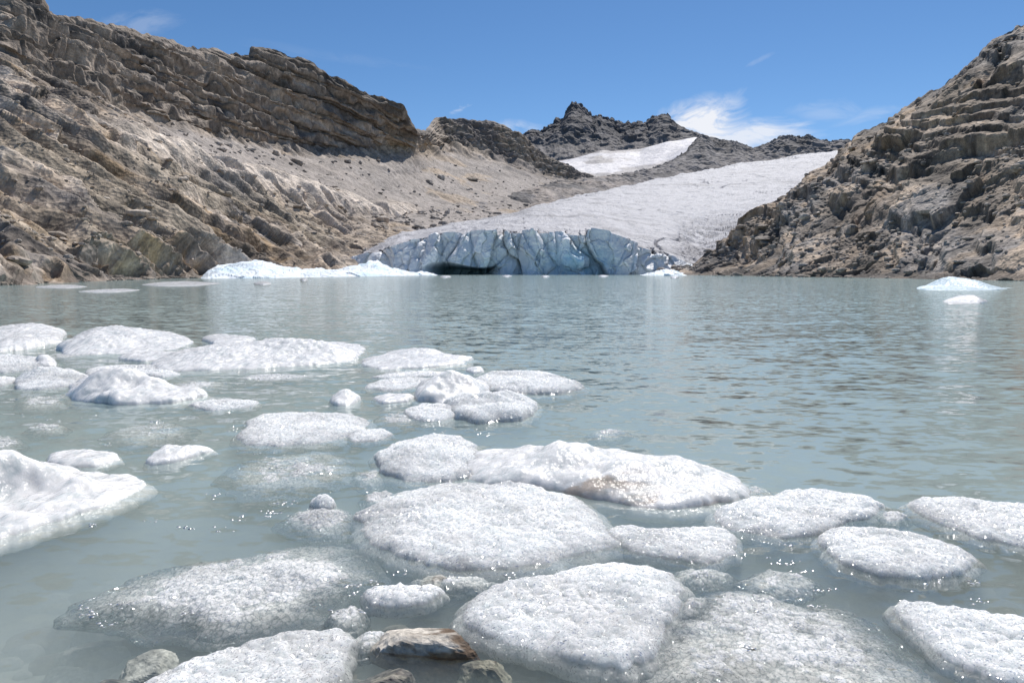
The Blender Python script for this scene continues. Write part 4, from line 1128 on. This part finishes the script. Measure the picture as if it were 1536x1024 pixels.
def stones():
    stone('stone', 'brown pale topped stone just breaking the surface beside the wedge shaped floe', 645, 965, (0.27, 0.17, 0.12), 3, [(0.13, 0.09, 0.06), (0.22, 0.15, 0.09), (0.48, 0.44, 0.38)], z=-0.055)
    stone('stone', 'pale underwater stone in the bottom left corner under the lake surface', 225, 985, (0.16, 0.12, 0.08), 5, [(0.42, 0.42, 0.38), (0.3, 0.3, 0.27)], z=-0.075)
    stone('stone', 'dark underwater stone left of the pale floe cut by the bottom edge', 195, 1012, (0.20, 0.12, 0.09), 8, [(0.10, 0.10, 0.09), (0.2, 0.2, 0.18)], z=-0.10)
    stone('stone', 'dark underwater stone in the gap right of the pale bottom edge floe', 575, 1010, (0.20, 0.13, 0.10), 9, [(0.12, 0.11, 0.10), (0.26, 0.24, 0.2)], z=-0.09)
    stone('stone', 'greenish underwater stone under the near edge of the wedge shaped floe', 730, 1000, (0.17, 0.11, 0.09), 12, [(0.27, 0.26, 0.2), (0.16, 0.15, 0.12)], z=-0.085)
    stone('stone', 'pale underwater stone between the small oval plate and the centre plate', 660, 868, (0.14, 0.12, 0.08), 15, [(0.45, 0.44, 0.4), (0.3, 0.28, 0.24)], z=-0.075)
    # everything smaller: rubble on the bed
    V, C, Fc = [], [], []; off = 0
    rng = random.Random(5)
    for k in range(420):
        px = rng.uniform(-100, 1640); py = rng.choice([rng.uniform(860, 1060), rng.uniform(640, 1000)])
        s = rng.uniform(0.03, 0.12)
        g = rng.uniform(0.6, 1.2)
        pal = rng.choice([[(0.36, 0.35, 0.31), (0.25, 0.24, 0.21)], [(0.15, 0.14, 0.13), (0.24, 0.22, 0.19)], [(0.5, 0.49, 0.45), (0.36, 0.35, 0.32)], [(0.28, 0.2, 0.13), (0.18, 0.14, 0.1)]])
        b = W(np.array(px), np.array(py))
        nu, nv = 16, 10
        th = np.linspace(0, 2 * math.pi, nu, endpoint=False); ph = np.linspace(0.05, math.pi - 0.05, nv)
        A, B = np.meshgrid(th, ph)
        d = np.stack([np.sin(B) * np.cos(A), np.sin(B) * np.sin(A), np.cos(B)], -1).reshape(-1, 3)
        r = 1 + 0.25 * fbm(d * 1.4 + k * 3.1, 2, 40)
        v = d * r[:, None] * s * np.array([rng.uniform(.8, 1.5), rng.uniform(.7, 1.2), rng.uniform(.45, .8)])
        v = v + np.array([b[0], b[1], float(bed_z(b[None, 0], b[None, 1])[0]) + s * 0.25])
        V.append(v); C.append(np.tile(np.array(pal[k % 2]) * g, (len(v), 1))); Fc.append(grid_faces(nv, nu, True) + off); off += len(v)
    o = mesh_obj('rubble', np.concatenate(V), np.concatenate(Fc), M['stone'], col=np.concatenate(C))
    tag(o, 'scattered grey and brown rubble on the bed under the shallow water', 'rubble', kind='stuff')
    # slush: small clear chips between the floes
    V, Fc = [], []; off = 0
    areas = [(330, 770, 130, 45, 90), (270, 645, 120, 30, 80), (470, 700, 90, 30, 50), (90, 610, 80, 30, 50), (700, 870, 260, 20, 50), (1180, 845, 120, 35, 60), (1130, 960, 150, 50, 40), (560, 910, 60, 25, 30), (300, 905, 160, 50, 40), (40, 590, 70, 20, 40), (1400, 890, 90, 30, 40), (620, 640, 60, 14, 30), (250, 565, 120, 14, 40)]
    for (ax, ay, sx, sy, n) in areas:
        for k in range(int(n * 0.9)):
            if k % 7 == 0: gx = rng.gauss(ax, sx * 0.6); gy = max(rng.gauss(ay, sy * 0.6), 520)      # chips drift in little rafts
            px = gx + rng.gauss(0, 9); py = gy + rng.gauss(0, 2.5)
            b = W(np.array(px), np.array(py))
            s = rng.uniform(0.003, 0.009)
            nu, nv = 8, 6
            th = np.linspace(0, 2 * math.pi, nu, endpoint=False); ph = np.linspace(0.1, math.pi - 0.1, nv)
            A, B = np.meshgrid(th, ph)
            d = np.stack([np.sin(B) * np.cos(A), np.sin(B) * np.sin(A), np.cos(B)], -1).reshape(-1, 3)
            r = 1 + 0.3 * fbm(d * 1.7 + k * 5.3, 2, 44)
            v = d * r[:, None] * s * np.array([1.5, 1.0, 0.55]) + np.array([b[0], b[1], 0.0])
            V.append(v); Fc.append(grid_faces(nv, nu, True) + off); off += len(v)
    o = mesh_obj('slush', np.concatenate(V), np.concatenate(Fc), M['white'], col=np.ones((off, 3)))
    tag(o, 'small glinting chips of slush drifting between the floes', 'slush', kind='stuff')


# ------------------------------------------------------------------ sky, sun, camera
SUN_EL, SUN_AZ = 54.0, 22.0          # azimuth from straight ahead (+Y) towards the right (+X)


def sky():
    w = bpy.data.worlds.new('World'); S.world = w; w.use_nodes = True
    nt = w.node_tree; nt.nodes.clear(); b = NB(nt)
    out = nt.nodes.new('ShaderNodeOutputWorld'); bg = nt.nodes.new('ShaderNodeBackground')
    st = nt.nodes.new('ShaderNodeTexSky'); st.sky_type = 'NISHITA'; st.sun_disc = False
    st.sun_elevation = R(SUN_EL); st.sun_rotation = R(SUN_AZ)
    st.altitude = 2500; st.air_density = 1.0; st.dust_density = 0.6; st.ozone_density = 2.0
    dirn = b.n('ShaderNodeTexCoord').outputs['Generated']
    s = b.n('ShaderNodeSeparateXYZ'); nt.links.new(dirn, s.inputs[0])
    az = b.math('ARCTAN2', s.outputs[0], s.outputs[1])
    el = b.math('ARCSINE', s.outputs[2])
    tot = None
    cv = b.n('ShaderNodeCombineXYZ'); nt.links.new(az, cv.inputs[0]); nt.links.new(el, cv.inputs[1])

    def cloud(px, py, wx, wy, rot, dens, lo, hi, nsx, nsy, seed):
        d = ray(np.array(float(px)), np.array(float(py))); d = d / np.linalg.norm(d)
        a0 = math.atan2(d[0], d[1]); e0 = math.asin(d[2])
        u = b.math('SUBTRACT', az, a0); v = b.math('SUBTRACT', el, e0)
        c, sn = math.cos(R(rot)), math.sin(R(rot))
        uu = b.math('ADD', b.math('MULTIPLY', u, c), b.math('MULTIPLY', v, sn))
        vv = b.math('SUBTRACT', b.math('MULTIPLY', v, c), b.math('MULTIPLY', u, sn))
        r2 = b.math('ADD', b.math('POWER', b.math('DIVIDE', uu, wx / F), 2.0), b.math('POWER', b.math('DIVIDE', vv, wy / F), 2.0))
        env = b.math('EXPONENT', b.math('MULTIPLY', r2, -1.0))
        cb = b.n('ShaderNodeCombineXYZ'); nt.links.new(b.math('MULTIPLY', uu, nsx), cb.inputs[0]); nt.links.new(b.math('MULTIPLY', vv, nsy), cb.inputs[1])
        cb.inputs[2].default_value = seed
        n = b.noise(cb.outputs[0], 1.0, 9, 0.64, 0.9)
        k = b.math('MULTIPLY', env, b.mapr(n, 0.28, 0.62, 0.0, 1.3))
        return b.math('MULTIPLY', b.mapr(k, lo, hi, 0, 1), dens)

    parts = [
        cloud(1052, 190, 54, 29, 6, 0.95, 0.10, 0.65, 16, 30, 1.0),
        cloud(1115, 203, 85, 18, 0, 0.8, 0.15, 0.8, 12, 40, 2.0),
        cloud(1072, 170, 40, 11, 35, 0.35, 0.2, 0.8, 12, 40, 3.0),
        cloud(205, 38, 50, 16, 15, 0.16, 0.25, 1.0, 12, 40, 4.0),
        cloud(692, 162, 22, 6, 25, 0.30, 0.4, 1.0, 20, 60, 5.0),
        cloud(1250, 166, 60, 14, -5, 0.16, 0.3, 1.0, 14, 40, 6.0),
        cloud(1310, 172, 50, 10, 8, 0.16, 0.3, 1.0, 14, 40, 7.0),
        cloud(775, 190, 45, 10, 0, 0.30, 0.3, 1.0, 14, 40, 8.0),
        cloud(1135, 92, 24, 4, 20, 0.10, 0.35, 1.0, 14, 40, 9.0),
        cloud(500, 85, 130, 9, -4, 0.04, 0.3, 1.0, 8, 40, 10.0),
    ]
    f = parts[0]
    for q in parts[1:]:
        f = b.math('MAXIMUM', f, q)
    hs = b.n('ShaderNodeHueSaturation'); hs.inputs['Saturation'].default_value = 1.2; hs.inputs['Value'].default_value = 0.74
    nt.links.new(st.outputs[0], hs.inputs['Color'])
    c = b.mix(f, hs.outputs[0], (6.0, 6.1, 6.4, 1))
    nt.links.new(c, bg.inputs[0]); bg.inputs[1].default_value = 0.12
    nt.links.new(bg.outputs[0], out.inputs[0])
    L = bpy.data.lights.new('sun', 'SUN'); L.energy = 4.2; L.angle = R(0.53); L.color = (1.0, 0.955, 0.90)
    o = bpy.data.objects.new('sun', L); COL.objects.link(o)
    to = Vector((math.sin(R(SUN_AZ)) * math.cos(R(SUN_EL)), math.cos(R(SUN_AZ)) * math.cos(R(SUN_EL)), math.sin(R(SUN_EL))))
    o.rotation_euler = to.to_track_quat('Z', 'Y').to_euler()
    o.location = (60, 60, 200)


def camera():
    cd = bpy.data.cameras.new('camera'); cd.lens = 24; cd.sensor_width = 36; cd.clip_start = 0.05; cd.clip_end = 8000
    o = bpy.data.objects.new('camera', cd); COL.objects.link(o)
    o.location = CAM.tolist(); o.rotation_euler = (math.pi / 2 - TH, 0, 0)
    S.camera = o


sky(); camera()
left_terrain(); right_terrain(); far_things(); glacier(); banks()
loose_rocks()
lake(); all_floes(); stones()
S.view_settings.view_transform = 'Standard'; S.view_settings.look = 'None'
S.view_settings.gamma = 1.0; S.view_settings.use_curve_mapping = False
S.view_settings.exposure = 0.32
S.render.engine = 'CYCLES'
S.cycles.max_bounces = 8; S.cycles.transparent_max_bounces = 16; S.cycles.volume_bounces = 1
S.cycles.caustics_reflective = False; S.cycles.caustics_refractive = False
S.cycles.use_denoising = True
